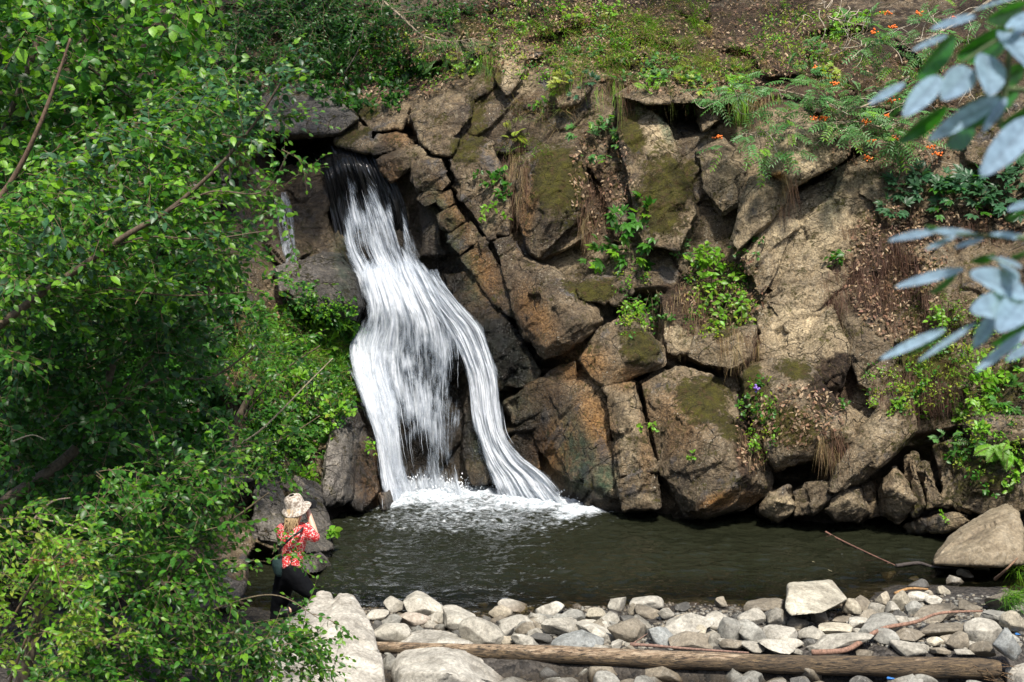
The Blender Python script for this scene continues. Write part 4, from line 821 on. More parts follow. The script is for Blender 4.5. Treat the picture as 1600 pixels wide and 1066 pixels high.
block([(1412,822),(1440,812),(1500,806),(1515,814),(1480,826),(1420,832)], .55, [], name='rock_ledge', label='flat mossy ledge of rock at the right waterline', group=G)

# ------------------------------------------------------------------ log and sticks
t = NT('weathered log'); P = t.pos()
g = t.noise(t.map(P, (2.6, 13, 13)), 2.2, 8, .75, .8); g2 = t.noise(t.map(P, (5, 40, 40)), 2, 6, .7); z = t.attr('tint')
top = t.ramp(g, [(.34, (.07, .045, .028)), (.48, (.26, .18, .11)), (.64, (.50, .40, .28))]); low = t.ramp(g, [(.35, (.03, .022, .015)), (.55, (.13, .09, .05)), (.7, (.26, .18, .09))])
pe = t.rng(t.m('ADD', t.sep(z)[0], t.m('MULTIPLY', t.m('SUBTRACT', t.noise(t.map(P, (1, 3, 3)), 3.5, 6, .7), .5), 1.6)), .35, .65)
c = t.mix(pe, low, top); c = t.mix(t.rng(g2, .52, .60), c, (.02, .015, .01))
M_LOG = t.p(Base_Color=c, Roughness=.8, Normal=t.bump(t.m('ADD', g, g2), .9, .02))
lp = smooth_path([at(560, 1010, YW(560, 1010, .16)), at(800, 1020, YW(800, 1020, .16)), at(1050, 1031, YW(1050, 1031, .16)), at(1300, 1040, YW(1300, 1040, .15)), at(1562, 1045, YW(1562, 1045, .15))], 260)
mb = MB(); n = len(lp); th = 40
Tn = unit(np.gradient(lp, axis=0)); A_ = unit(np.cross(Tn, [0, 0, 1.])); B_ = np.cross(A_, Tn); an = np.arange(th) / th * 2 * np.pi
rad = np.interp(np.arange(n), [0, 60, n - 12, n - 1], [.045, .075, .100, .075])[:, None] * np.ones(th)
V = lp[:, None] + rad[:, :, None] * (A_[:, None] * np.cos(an)[None, :, None] + B_[:, None] * np.sin(an)[None, :, None]); Vf = V.reshape(-1, 3); d = Vf - np.repeat(lp, th, 0)
nzl = .16 * fbm(Vf * np.array([.5, 2, 2]), 2, 3) + .07 * fbm(Vf * np.array([.6, 8, 8]), 3, 3) + .03 * fbm(Vf, 14, 2)
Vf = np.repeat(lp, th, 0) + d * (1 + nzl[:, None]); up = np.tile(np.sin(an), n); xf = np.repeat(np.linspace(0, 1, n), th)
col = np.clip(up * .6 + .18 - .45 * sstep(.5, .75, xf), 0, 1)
i = np.arange(n - 1)[:, None] * th + np.arange(th)[None]; j = np.arange(n - 1)[:, None] * th + (np.arange(th)[None] + 1) % th
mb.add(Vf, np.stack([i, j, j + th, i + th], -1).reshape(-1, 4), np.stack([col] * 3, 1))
endc = lp[-1] + Tn[-1] * -.02; ring = Vf[-th:]; mb.add(np.concatenate([ring, [endc]]), np.array([[q, (q + 1) % th, th] for q in range(th)]), (.8, .8, .8))
lg = thing('driftwood_log', lp[n // 2] - np.array([0, 0, .1]), 'long weathered brown log lying across the front of the stones', 'log')
mb.build('trunk', M_LOG, lg)
mb = MB()
for k_ in range(26):
    a0 = lp[-2] + np.array([rng.uniform(-.35, .05), rng.uniform(-.1, .05), rng.uniform(-.1, .08)]); tube(mb, [a0, a0 + np.array([rng.uniform(.05, .22), rng.uniform(-.08, .08), rng.uniform(-.09, .03)])], [.004, .0015], 4, (.16, .10, .05))
mb.build('splinters', M_BARK, lg)
for q in range(3):
    pass
def stick(pts, r0, r1, label, col, name='stick', z=None, rough=.25, subs=()):
    mb = MB(); W = smooth_path([at(p[0], p[1], YW(p[0], p[1], p[2])) for p in pts], 40); tube(mb, W, np.linspace(r0, r1, 40), 8, col, rough=rough)
    for s in subs: W2 = smooth_path([at(p[0], p[1], YW(p[0], p[1], p[2])) for p in s], 12); tube(mb, W2, np.linspace(r1 * .9, r1 * .4, 12), 6, col, rough=rough)
    return mb.build(name, M_BARK, label=label, cat='stick')
stick([(1268,1020,.22),(1320,1016,.25),(1352,998,.30),(1380,982,.32),(1430,972,.32),(1470,958,.32),(1535,955,.30)], .030, .012, 'curved reddish brown branch lying over the stones', (.22, .125, .085), 'fallen_branch')
stick([(985,1007,.20),(1020,1009,.22),(1080,1014,.24),(1170,1020,.24)], .020, .008, 'thin reddish stick resting along the log', (.20, .12, .09), subs=[[(988,1006,.2),(1000,998,.24),(1012,990,.27)]])
stick([(1290,831,.05),(1310,842,.02),(1360,866,.01),(1400,884,.0)], .013, .007, 'reddish stick floating in the right of the pool', (.17, .085, .06))
stick([(1400,884,.01),(1435,880,.03),(1460,886,.02),(1500,888,.0)], .025, .012, 'dark wet driftwood in the right of the pool', (.05, .04, .035))
stick([(1270,878,.01),(1284,886,.01),(1300,893,.0)], .010, .004, 'thin pale twig floating near the middle of the pool', (.2, .17, .1))
stick([(1398,928,.06),(1420,920,.09),(1450,921,.08)], .022, .012, 'orange brown bit of driftwood at the right shallows', (.3, .17, .07))
stick([(1555,905,.1),(1572,890,.3),(1590,872,.42)], .02, .008, 'bare brown root beside the triangular boulder', (.2, .12, .07))
for nm, x, y, lb in (('blue_wrapper', 1590, 992, 'crumpled blue scrap of plastic between stones at the right edge'), ('blue_wrapper', 1390, 1061, 'small blue scrap of plastic under the log')):
    V, F = stone_verts(5, (.10, .06, .035), .9, 3); V = V + unit(V) * (.012 * fbm(V, 40, 3))[:, None]; t = bpy.data.materials.get('blue plastic')
    if not t: t = NT('blue plastic').p(Base_Color=(.04, .16, .42), Roughness=.35)
    put(nm, fastmesh(nm, V + at(x, y, YW(x, y, .22 if x > 1500 else .12)), F), t, label=lb, cat='litter')
# ------------------------------------------------------------------ plants
GC = {'mid': (.045, .145, .016), 'bright': (.14, .30, .020), 'dark': (.019, .068, .012), 'yellow': (.24, .30, .035), 'blue': (.045, .115, .050), 'rowan': (.085, .20, .055), 'straw': (.30, .22, .11), 'brown': (.13, .075, .045), 'olive': (.09, .11, .02)}
def tint(base, n, v=.3, alt=None, pa=.15, r=rng):
    c = np.array(GC[base] if isinstance(base, str) else base)[None] * r.uniform(1 - v, 1 + v, (n, 1)) * r.uniform(.9, 1.1, (n, 3))
    if alt is not None: k = r.random(n) < pa; c[k] = np.array(GC[alt] if isinstance(alt, str) else alt) * r.uniform(.7, 1.2, (k.sum(), 1))
    return c
TOCAM = np.array([0, -1, .25])
def lnormals(n, up=.6, cam_=.55, rnd=.5): return unit(np.array([0, 0, up]) + TOCAM * cam_ + rng.normal(size=(n, 3)) * rnd)
def herb(x, y, rp, kind, label, group=None, col='bright', alt=None, n=None, leaf=None, name=None, cat='plant', spread=1., up=.5):
    P, N = surf(x, y); Y = P[1]; r = rp * Y / FPX; N = unit(N + np.array([0, -.5, .2])); mb = MB(); st = (.09, .07, .03)
    n = n or {'broad': 12, 'maple': 11, 'pinnate': 9, 'fern': 9, 'trail': 9}.get(kind, 10)
    T1 = unit(np.cross(N, [0, 0, 1.])); T2 = np.cross(T1, N)
    for i in range(n):
        a = rng.uniform(0, 2 * math.pi); q = math.sqrt(rng.random()) * spread; o = P + (T1 * math.cos(a) + T2 * math.sin(a)) * r * q * .55
        d = unit((T1 * math.cos(a) + T2 * math.sin(a)) * q + N * .7 + np.array([0, 0, up]) + rng.normal(size=3) * .25)
        L = r * rng.uniform(.6, 1.15)
        if kind == 'trail': d = unit(N * .5 + np.array([rng.normal() * .35, 0, .25])); L = r * rng.uniform(.9, 1.7)
        k = 9; s = np.linspace(0, 1, k)[:, None]; C = o + d * L * s; C[:, 2] -= (s[:, 0] ** 2) * L * (.35 if kind != 'trail' else 1.25)
        if kind == 'trail': C += N * .06 * np.sin(s * 3)
        tube(mb, C, np.linspace(.0045, .0018, k) * (1 + r), 4, st, 1, cap=False)
        t_ = unit(np.gradient(C, axis=0)); side = unit(np.cross(t_, N + np.array([0, 0, .5])))
        lf = (leaf or max(.035, r * .28)) * 1.3
        if kind in ('broad', 'trail'):
            m = max(4, int(L / lf * 2.4)); u = rng.uniform(.25, 1, m); j = (u * (k - 1)).astype(int); sg = rng.choice([-1, 1], m)[:, None]
            dv = unit(t_[j] * .6 + side[j] * sg + rng.normal(size=(m, 3)) * .35); ll = lf * rng.uniform(.6, 1.15, m)
            leaves(mb, C[j], dv, lnormals(m), ll, ll * .62, tint(col, m, .3, alt), 0, .25)
        elif kind == 'maple':
            m = max(3, int(L / lf * 1.3)); u = rng.uniform(.4, 1, m); j = (u * (k - 1)).astype(int); sg = rng.choice([-1, 1], m)[:, None]
            dv = unit(t_[j] * .7 + side[j] * sg + rng.normal(size=(m, 3)) * .3); nn = lnormals(m, .8, .5, .3); X = unit(np.cross(dv, nn)); cc = tint(col, m, .25, alt); ll = lf * rng.uniform(.7, 1.2, m)
            pe = C[j] + dv * lf * .5
            for ang, sc_ in ((0, 1), (38, .86), (-38, .86), (80, .58), (-80, .58)):
                leaves(mb, pe, dv * math.cos(R(ang)) + X * math.sin(R(ang)), nn, ll * sc_, ll * .46 * sc_, cc, 0, .15)
        elif kind in ('pinnate', 'fern'):
            pinnate(mb, C, lf, col, alt, fern=(kind == 'fern'))
    nm = name or {'broad': 'leafy_plant', 'maple': 'maple_sapling', 'pinnate': 'rowan_seedling', 'fern': 'fern', 'trail': 'trailing_plant'}[kind]
    return mb.build(nm, [M_LEAF, M_BARK], label=label, cat=cat, group=group)
def pinnate(mb, C, lf, col, alt=None, fern=False, pairs=None):
    k = len(C); seg = np.linalg.norm(np.diff(C, axis=0), axis=1).sum(); pr = pairs or (max(8, int(seg / .016)) if fern else 6); t0 = .12 if fern else .28
    u = np.linspace(t0, .97, pr); j = np.clip((u * (k - 1)), 0, k - 1.001); i = j.astype(int); f = (j - i)[:, None]; Q = C[i] * (1 - f) + C[i + 1] * f; T = unit(C[i + 1] - C[i])
    nn = unit(np.array([0, 0, .8]) + TOCAM * .6 + rng.normal(size=3) * .25); S = unit(np.cross(T, nn)); c = tint(col, 1, .22, alt)[0]
    for sg in (-1, 1):
        ll = (seg * .30 * np.sin(np.clip(1.05 - u, 0, 1) * 2.6) + .004) if fern else lf * np.full(pr, 1.) * rng.uniform(.85, 1.1)
        leaves(mb, Q, S * sg + T * (.35 if fern else .55), np.broadcast_to(nn, Q.shape) + rng.normal(size=Q.shape) * .12, ll, ll * (.24 if fern else .34), np.broadcast_to(c, (pr, 3)) * rng.uniform(.85, 1.15, (pr, 1)), 0, .15)
    leaves(mb, C[-1:], T[-1:], nn[None], [lf * .9 if not fern else .02], [lf * .3 if not fern else .008], [c])
def grass(regs, label, cols=('bright', 'straw'), n=900, L=(.12, .3), name='grass', wd=.006, lean=(0, -.5, .6), droop=.6, tuft=14, thing_=False, group=None, hang=False):
    mb = MB(); tot = sum(q[2] * q[3] for q in regs)
    for (cx, cy, rx, ry) in regs:
        m = max(2, int(n * rx * ry / tot / tuft))
        for _ in range(m):
            a = rng.uniform(0, 2 * math.pi); q = math.sqrt(rng.random()); P, N = surf(cx + rx * q * math.cos(a), cy + ry * q * math.sin(a))
            o = P + rng.normal(size=(tuft, 3)) * .03 - N * .01; tip = np.array(lean) + rng.normal(size=(tuft, 3)) * .38 + N * .25
            if hang: tip = np.array([0, -.35, -.9]) + rng.normal(size=(tuft, 3)) * .16
            ll = rng.uniform(*L, tuft); cb = cols[rng.integers(len(cols))]
            blades(mb, o, tip, ll, wd * rng.uniform(.6, 1.3, tuft), tint(cb, tuft, .35), 0, droop * rng.uniform(.5, 1.3, tuft))
    return mb.build(name, M_LEAFD, label=label, cat='grass', group=group, kind=None if thing_ else 'stuff')

# ---- ground cover on the hillside and ledges
grass([(1050,35,70,40),(1000,60,50,35),(930,100,60,25),(1070,90,40,30)], 'lush green grass on the slope above the overhang', ('bright', 'olive', 'bright', 'straw'), 3600, (.14, .34))
grass([(970,110,70,22),(1080,110,60,18),(900,50,90,40),(1150,100,70,30),(850,170,50,30),(820,235,40,20)], 'mixed green and dry grass along the cliff top', ('straw', 'brown', 'bright', 'olive'), 3600, (.12, .28))
grass([(430,515,60,35),(400,570,50,40),(520,540,35,40),(480,580,40,30),(540,600,25,35)], 'long grass on the bank left of the waterfall', ('bright', 'bright', 'straw', 'mid'), 3400, (.16, .42))
grass([(1172,690,20,30),(1075,480,34,40),(925,330,22,50),(1150,530,40,22),(805,260,20,70),(1310,690,30,20),(1230,300,14,30)], 'dry brown grass and roots hanging from the ledges', ('straw', 'brown', 'brown'), 3000, (.10, .30), name='dry_grass', hang=True, wd=.004)
grass([(1385,425,55,60),(1420,480,60,50),(1320,440,35,45),(1350,350,40,15),(1500,360,90,18),(1430,610,70,35)], 'mats of fine brown roots on the right of the cliff', ('brown', (.10, .055, .038), (.17, .10, .07)), 9500, (.06, .22), name='root_mat', hang=True, wd=.003)
grass([(1250,640,60,40),(1270,680,60,25),(1040,300,40,50)], 'short dry tufts on the mossy boulders', ('brown', 'olive', (.2, .13, .08)), 2200, (.03, .09), name='dry_grass', wd=.003)
grass([(1590,905,20,16),(1585,935,20,10)], 'green grass tuft at the right end of the bank', ('bright', 'mid'), 700, (.14, .3))
grass([(880,20,110,30),(1230,60,110,55),(760,40,50,40),(650,90,60,40),(1350,120,70,60),(1500,120,90,60)], 'sparse dry grass on the earthy hillside', ('straw', 'brown', 'olive', 'bright'), 3600, (.07, .2))
grass([(1480,560,60,40),(1540,620,50,30),(1480,480,60,50)], 'thin grass among the moss on the right', ('olive', 'bright', 'brown'), 1600, (.06, .2))
grass([(1060,128,110,8),(960,140,30,10),(890,120,30,12),(1180,150,40,12),(760,100,20,20),(1290,120,40,14)], 'green and dry grass hanging over the lip of the cliff', ('bright', 'straw', 'olive', 'brown'), 2600, (.14, .36), hang=True, wd=.005)
# leaf litter
mb = MB(); ks = 15000
for (cx, cy, rx, ry, m) in [(1100,60,260,90,5200),(850,50,130,70,2200),(600,100,130,60,2000),(470,70,140,60,1500),(1400,180,130,90,1500),(1400,420,80,110,1300),(1130,450,70,60,500),(1250,650,70,50,500),(940,280,50,90,500),(1180,680,30,60,300),(1500,350,110,30,400),(450,560,120,90,700)]:
    a = rng.uniform(0, 2 * np.pi, m); q = np.sqrt(rng.random(m)); X = cx + rx * q * np.cos(a); Yy = cy + ry * q * np.sin(a)
    SP = [surf(x_, y_) for x_, y_ in zip(X, Yy)]; P = np.array([s[0] for s in SP]); N = np.array([s[1] for s in SP]); keep = N[:, 2] > -.2
    P, N = P[keep], N[keep]; m = len(P); dv = rng.normal(size=(m, 3)); ll = rng.uniform(.025, .075, m)
    leaves(mb, P + N * .012, dv - N * (dv * N).sum(1)[:, None] * .8, N + rng.normal(size=(m, 3)) * .3, ll, ll * rng.uniform(.25, .7, m), tint((.20, .125, .075), m, .6, (.42, .31, .2), .2), 0, .3)
mb.build('leaf_litter', M_LEAFD, label='fallen brown leaves scattered over the soil', cat='leaf litter', kind='stuff')
# tiny weeds, nobody could count them
def weeds(regs, n, label, col=('bright', 'mid', 'yellow'), s=(.02, .05), name='ground_cover'):
    mb = MB(); tot = sum(q[2] * q[3] for q in regs)
    for (cx, cy, rx, ry) in regs:
        for _ in range(max(3, int(n * rx * ry / tot))):
            a = rng.uniform(0, 2 * math.pi); q = math.sqrt(rng.random()); P, N = surf(cx + rx * q * math.cos(a), cy + ry * q * math.sin(a)); k = rng.integers(5, 13)
            dv = unit(rng.normal(size=(k, 3)) + N * .6 + np.array([0, 0, .2])); ll = rng.uniform(*s, k) * rng.uniform(.8, 1.5); o = P + N * rng.uniform(.0, .05) + rng.normal(size=(k, 3)) * .035
            leaves(mb, o, dv, lnormals(k), ll, ll * .6, tint(col[rng.integers(len(col))], k, .3), 0, .2)
    return mb.build(name, M_LEAF, label=label, cat='ground cover', kind='stuff')
weeds([(860,60,120,70),(960,60,80,50),(1080,110,80,25),(650,90,90,50),(1250,60,90,50)], 900, 'low green weeds dotted over the upper slope')
weeds([(460,540,90,60),(470,630,80,60),(430,700,60,50),(540,560,40,60),(500,480,60,20)], 1300, 'dense low herbs covering the left bank', ('mid', 'mid', 'dark', 'bright'), (.03, .07))
weeds([(560,110,110,60),(470,70,110,60),(350,150,60,60),(480,40,150,50)], 900, 'weeds above the stream with leaves coloured dark for shade', ('mid', 'dark', 'dark'), (.05, .11))  # mostly dark leaf colours, standing in for shade on this slope
weeds([(1500,560,80,90),(1540,690,60,60),(1120,470,60,60),(990,460,30,70),(1190,650,30,70),(1400,600,50,50)], 520, 'small green weeds on the ledges at the right')

weeds([(150,250,190,260),(150,650,200,230),(320,150,60,120),(200,480,180,150)], 2600, 'dark ground cover behind the left trees', ('dark', 'mid', 'dark'), (.08, .16))
# ---- individual plants on the cliff
HB = [
 (985,372,58,'maple','dark green maple bush growing from the middle of the cliff',{'col':'mid','alt':'bright','n':26,'leaf':.13,'name':'maple_bush'}),
 (940,228,46,'maple','pale green sapling above the tall streaked boulder',{'col':'rowan','alt':'bright','n':18,'leaf':.09,'name':'maple_sapling'}),
 (1110,432,48,'broad','bright green bramble bush trailing over the pale upright slab',{'col':'bright','n':24,'leaf':.08,'name':'bramble'}),
 (1140,468,40,'trail','yellow green bramble shoots hanging below the bramble bush',{'col':'bright','alt':'yellow','n':14,'leaf':.07,'name':'bramble'}),
 (1070,400,32,'broad','feathery green plant left of the bramble bush',{'col':'rowan','n':14,'leaf':.05}),
 (1170,385,22,'broad','thin green plant right of the bramble bush',{'col':'mid','n':8,'leaf':.05}),
 (780,290,26,'broad','leafy plant hanging beside the narrow lichen dotted slab',{'col':'mid','alt':'bright','n':12,'leaf':.09}),
 (778,325,22,'trail','lower leaves of a plant above the dark crack',{'col':'bright','n':6,'leaf':.08}),
 (975,470,26,'trail','hanging plant with small leaves under the maple bush',{'col':'bright','n':9,'leaf':.055}),
 (1008,460,26,'trail','thin hanging vine right of the small leaved hanging plant',{'col':'mid','n':8,'leaf':.05}),
 (1015,665,20,'trail','bright vine running down the gap right of the grey column',{'col':'bright','alt':'yellow','n':6,'leaf':.06}),
 (1082,712,8,'broad','single tiny sprig on the face of the huge blunt boulder',{'col':'bright','n':4,'leaf':.05}),
 (1172,632,20,'broad','green stem with a purple flower on the round mossy boulder',{'col':'mid','n':8,'leaf':.06,'name':'flowering_plant'}),
 (1190,690,18,'trail','small vine beside the round mossy boulder',{'col':'bright','n':6,'leaf':.05}),
 (1315,635,12,'broad','small sprig near the top of the tilted slab',{'col':'mid','n':6,'leaf':.045}),
 (1313,395,18,'trail','drooping plant with long leaves on the smooth tan slab',{'col':'mid','alt':'yellow','n':7,'leaf':.10}),
 (860,160,24,'broad','round green plant under the moss spotted pale rock',{'col':'mid','alt':'bright','n':10,'leaf':.075}),
 (905,135,22,'maple','blue green seedling right of the moss spotted rock',{'col':'blue','n':7,'leaf':.07}),
 (800,208,24,'fern','bright yellow green fern above the mossy cube',{'col':'yellow','n':9}),
 (880,22,26,'broad','yellow green plant at the top edge over the slope',{'col':'bright','alt':'yellow','n':10,'leaf':.08}),
 (955,20,24,'broad','leafy plant left of the lush grass at the top',{'col':'bright','n':9,'leaf':.07}),
 (820,45,18,'broad','small plant on the slope above the pale outcrop',{'col':'bright','n':8,'leaf':.05}),
 (895,88,16,'broad','small plant above the moss spotted pale rock',{'col':'mid','n':7,'leaf':.06}),
 (1045,118,26,'fern','left fern hanging over the cave',{'col':'bright','n':9}),
 (1085,105,22,'fern','middle fern over the cave with shorter fronds',{'col':'yellow','n':8}),
 (1015,140,22,'fern','long fern hanging left of the cave mouth',{'col':'bright','n':8}),
 (1150,135,26,'trail','green shoots hanging right of the cave mouth',{'col':'bright','n':8,'leaf':.06}),
 (735,95,18,'broad','small pale green plant on the rocks right of the fir branches',{'col':'bright','n':8,'leaf':.06}),
 (690,90,28,'fern','dark fern among the shaded rocks at the top',{'col':'mid','n':8}),
 (610,170,16,'broad','small seedling above the lip of the fall',{'col':'mid','n':6,'leaf':.06}),
 (550,155,18,'broad','low green plant right of the broad grey boulder',{'col':'bright','n':8,'leaf':.06}),
 (575,65,30,'broad','shaded plant on the dark slope',{'col':'mid','n':9,'leaf':.09}),
 (485,110,22,'fern','shaded fern behind the broad grey boulder',{'col':'mid','n':8}),
 (1440,300,42,'maple','left part of the large leaved creeper on the right ledge',{'col':'blue','n':20,'leaf':.13,'name':'creeper'}),
 (1500,310,46,'maple','middle part of the large leaved creeper with drooping shoots',{'col':'blue','alt':'mid','n':22,'leaf':.13,'name':'creeper'}),
 (1565,300,46,'maple','large leaved creeper reaching the right edge',{'col':'blue','n':20,'leaf':.13,'name':'creeper'}),
 (1520,600,40,'broad','bright herb bush on the right ledge under the blurred leaves',{'col':'bright','n':18,'leaf':.085}),
 (1565,570,36,'broad','leafy bush at the right edge above the ledge',{'col':'bright','alt':'mid','n':16,'leaf':.09}),
 (1480,632,28,'trail','green shoots hanging from the left end of the right ledge',{'col':'bright','n':9,'leaf':.07}),
 (1580,630,34,'maple','dark leaved plant on the right ledge',{'col':'mid','n':12,'leaf':.09}),
 (1475,692,24,'pinnate','rowan seedling in the dark hollow on the right',{'col':'rowan','n':6,'leaf':.06}),
 (1497,715,20,'trail','hanging leaves below the rowan seedling',{'col':'mid','n':6,'leaf':.07}),
 (1575,700,38,'fern','bright fern at the right edge beside the mossy bulk',{'col':'bright','n':10}),
 (1592,745,28,'broad','green plant low at the right edge',{'col':'bright','n':10,'leaf':.07}),
 (1548,765,14,'broad','little plant above the triangular boulder',{'col':'mid','n':6,'leaf':.05}),
 (1477,806,10,'broad','tiny tuft on the flat ledge at the right waterline',{'col':'bright','n':6,'leaf':.04}),
 (1470,490,26,'trail','thin climber right of the root mats',{'col':'bright','n':7,'leaf':.06}),
 (1395,330,18,'maple','small creeper shoot left of the large creeper',{'col':'blue','n':5,'leaf':.10}),
 (565,690,16,'trail','small yellow green vine on the wet rock by the column',{'col':'bright','alt':'yellow','n':5,'leaf':.06}),
 (1230,815,1,'broad',None,{}),
 (1100,20,1,'broad',None,{}),
]
for x, y, r, k, lb, kw in HB:
    if lb: herb(x, y, r, k, lb, **kw)
for q in range(46):
    cx, cy, rx, ry = random.choice([(1080,70,180,50),(860,60,110,60),(1280,70,90,50),(700,70,80,50),(960,110,110,20),(1130,120,60,16)]); x = cx + random.uniform(-rx, rx); y = cy + random.uniform(-ry, ry)
    herb(x, y, random.uniform(9, 22), random.choice(['broad', 'broad', 'fern', 'maple', 'pinnate']), 'small green plant dotted on the earthy slope above the cliff', 'small plants on the upper slope', col=random.choice(['bright', 'mid', 'rowan', 'yellow']), n=random.randint(5, 8), leaf=random.uniform(.05, .08), name='small_plant')
for q in range(20):
    cx, cy, rx, ry = random.choice([(1480,560,70,80),(1550,700,50,50),(1440,640,60,20),(1000,440,40,60),(1120,480,60,60),(760,300,30,60)]); x = cx + random.uniform(-rx, rx); y = cy + random.uniform(-ry, ry)
    herb(x, y, random.uniform(8, 16), random.choice(['broad', 'trail', 'fern']), 'small green plant rooted in a crack of the cliff face', 'small plants in the cracks', col=random.choice(['bright', 'mid']), n=random.randint(4, 7), leaf=random.uniform(.04, .07), name='small_plant')
# purple flower
P, N = surf(1178, 607); V, F = ICO[3]
flm = NT('purple petals').p(Base_Color=(.22, .12, .45), Roughness=.6)
fl = bpy.data.objects.get('flowering_plant'); mb = MB()
for q in range(9): mb.add(V * .016 + P + np.array([0, -.12, .02]) + rng.normal(size=3) * .02, F, (.3, .2, .6))
if fl: mb.build('flower', flm, fl)
# individual bank plants left of the fall
for i, (x, y, r, k, lb, kw) in enumerate([
 (548,528,30,'broad','bush leaning over the fall below the jutting dark boulder',{'col':'mid','alt':'bright','n':20,'leaf':.08}),
 (500,540,34,'broad','leafy shrub under the jutting dark boulder',{'col':'bright','n':14,'leaf':.075}),
 (455,615,46,'broad','bright herb clump in the middle of the left bank',{'col':'bright','n':20,'leaf':.08}),
 (520,650,34,'broad','bright plant above the tall grey column',{'col':'bright','alt':'yellow','n':14,'leaf':.075}),
 (485,700,36,'maple','maple leaved plant left of the tall grey column',{'col':'mid','n':14,'leaf':.08}),
 (500,740,30,'trail','hanging plant beside the foot of the grey column',{'col':'bright','n':9,'leaf':.075}),
 (430,660,46,'broad','dark leaved shrub low on the left bank',{'col':'mid','n':18,'leaf':.08}),
 (560,545,26,'trail','shoots hanging over the white water',{'col':'bright','n':8,'leaf':.07}),
 (540,610,26,'broad','small bush at the edge of the left bank by the water',{'col':'bright','n':10,'leaf':.07}),
 (400,500,40,'broad','plant with broad leaves at the back of the left bank',{'col':'mid','n':14,'leaf':.09}),
 (515,835,10,'trail','blades growing from the rock behind the person',{'col':'bright','n':5,'leaf':.09})]):
    herb(x, y, r, k, lb, **kw)

# ---- branch system: twigs with leaves
def twig(mb, o, d, L, lf, col, alt=None, pa=.12, up=.6, wratio=.58, droop=.25, bare=.1, dens=2.3, stem=(.12, .085, .045), camf=.5, th=.004):
    k = 8; s = np.linspace(0, 1, k)[:, None]; side0 = rng.normal(size=3) * .18
    C = o + d * L * s + side0 * L * s * s; C[:, 2] -= s[:, 0] ** 2 * L * droop
    tube(mb, C, np.linspace(th, th * .35, k), 4, stem, 1, cap=False)
    t_ = unit(np.gradient(C, axis=0)); m = max(4, int(L / lf * dens)); u = np.linspace(bare, 1, m) + rng.normal(0, .02, m); u = np.clip(u, 0, 1); j = np.clip((u * (k - 1)), 0, k - 1.001); i = j.astype(int); f = (j - i)[:, None]
    Q = C[i] * (1 - f) + C[i + 1] * f; sg = np.where(np.arange(m) % 2, 1, -1)[:, None]; side = unit(np.cross(t_[i], np.array([0, 0, 1.]) + rng.normal(size=3) * .3))
    dv = unit(t_[i] * .75 + side * sg + rng.normal(size=(m, 3)) * .3 + np.array([0, 0, -.15])); dv[-1] = t_[-1]
    ll = lf * rng.uniform(.6, 1.1, m) * (1.1 - .45 * u); cc = tint(col, m, .28, alt, pa); tipy = (u > .85)
    if alt: cc[tipy] = cc[tipy] * .4 + np.array(GC[alt] if isinstance(alt, str) else alt) * .6 * rng.uniform(.5, 1)
    leaves(mb, Q, dv, lnormals(m, up, camf, .42), ll, ll * wratio, cc, 0, .3)
    return C
def inpoly(x, y, P):
    c = False; n = len(P)
    for i in range(n):
        x1, y1 = P[i]; x2, y2 = P[(i + 1) % n]
        if (y1 > y) != (y2 > y) and x < (x2 - x1) * (y - y1) / (y2 - y1) + x1: c = not c
    return c
def crown(poly, n, Yr, lf, col, alt, dirs=(.6, .1, .25), L=(.3, .6), sub=3, pa=.2, dens=2.3, w_=.58, up=.6, dark=None, small=False):
    lm, wm = MB(), MB(); xs = [p[0] for p in poly]; ys = [p[1] for p in poly]; k = 0
    while k < n:
        x, y = random.uniform(min(xs), max(xs)), random.uniform(min(ys), max(ys))
        if not inpoly(x, y, poly): continue
        if x > 345 and 755 < y < 965 and not small: continue
        k += 1; Y = random.uniform(*Yr); o = at(x, y, Y); d = unit(np.array(dirs) + rng.normal(size=3) * .42); LL = random.uniform(*L)
        cc = col if (dark is None or rng.random() > .35) else dark
        C = twig(lm, o, d, LL, lf, cc, alt, pa, up, w_, dens=dens)
        for q in range(sub):
            b = C[rng.integers(1, 6)]; d2 = unit(d + rng.normal(size=3) * .7); twig(lm, b, d2, LL * rng.uniform(.35, .7), lf * .95, cc, alt, pa, up, w_, dens=dens, th=.0025)
    return lm
def limb(mb, pts, r0, r1, col=(.09, .065, .04), n=24, rough=.12):
    W = smooth_path([at(*p) for p in pts], n); tube(mb, W, np.linspace(r0, r1, n), 8, col, rough=rough); return W
def tree(label, cat, base, trunk_pts, limbs, crowns, name='tree', barkc=(.10, .075, .05)):
    rt = thing(name, base, label, cat); mb = MB(); W = smooth_path(trunk_pts, 24); tube(mb, W, np.linspace(trunk_r, trunk_r * .35, 24) if False else np.linspace(.09, .03, 24), 10, barkc, rough=.15); mb.build('trunk', M_BARK, rt)
    for pts, r0, r1, c in limbs:
        m2 = MB(); limb(m2, pts, r0, r1, c); m2.build('branch', M_BARK, rt)
    L = MB()
    for cr in crowns:
        m3 = crown(**cr); L.v += m3.v; L.c += m3.c; L.m += m3.m
        for f in m3.f: L.f.append(f + L.n)
        L.n += m3.n
    L.build('crown', [M_LEAF, M_BARK], rt); return rt
def ground_at(x, y): return np.array([x, y, float(bed_z(np.array([x * 1.]), np.array([y * 1.]))[0]) - .1])
g1 = ground_at(-5.6, 11.2)
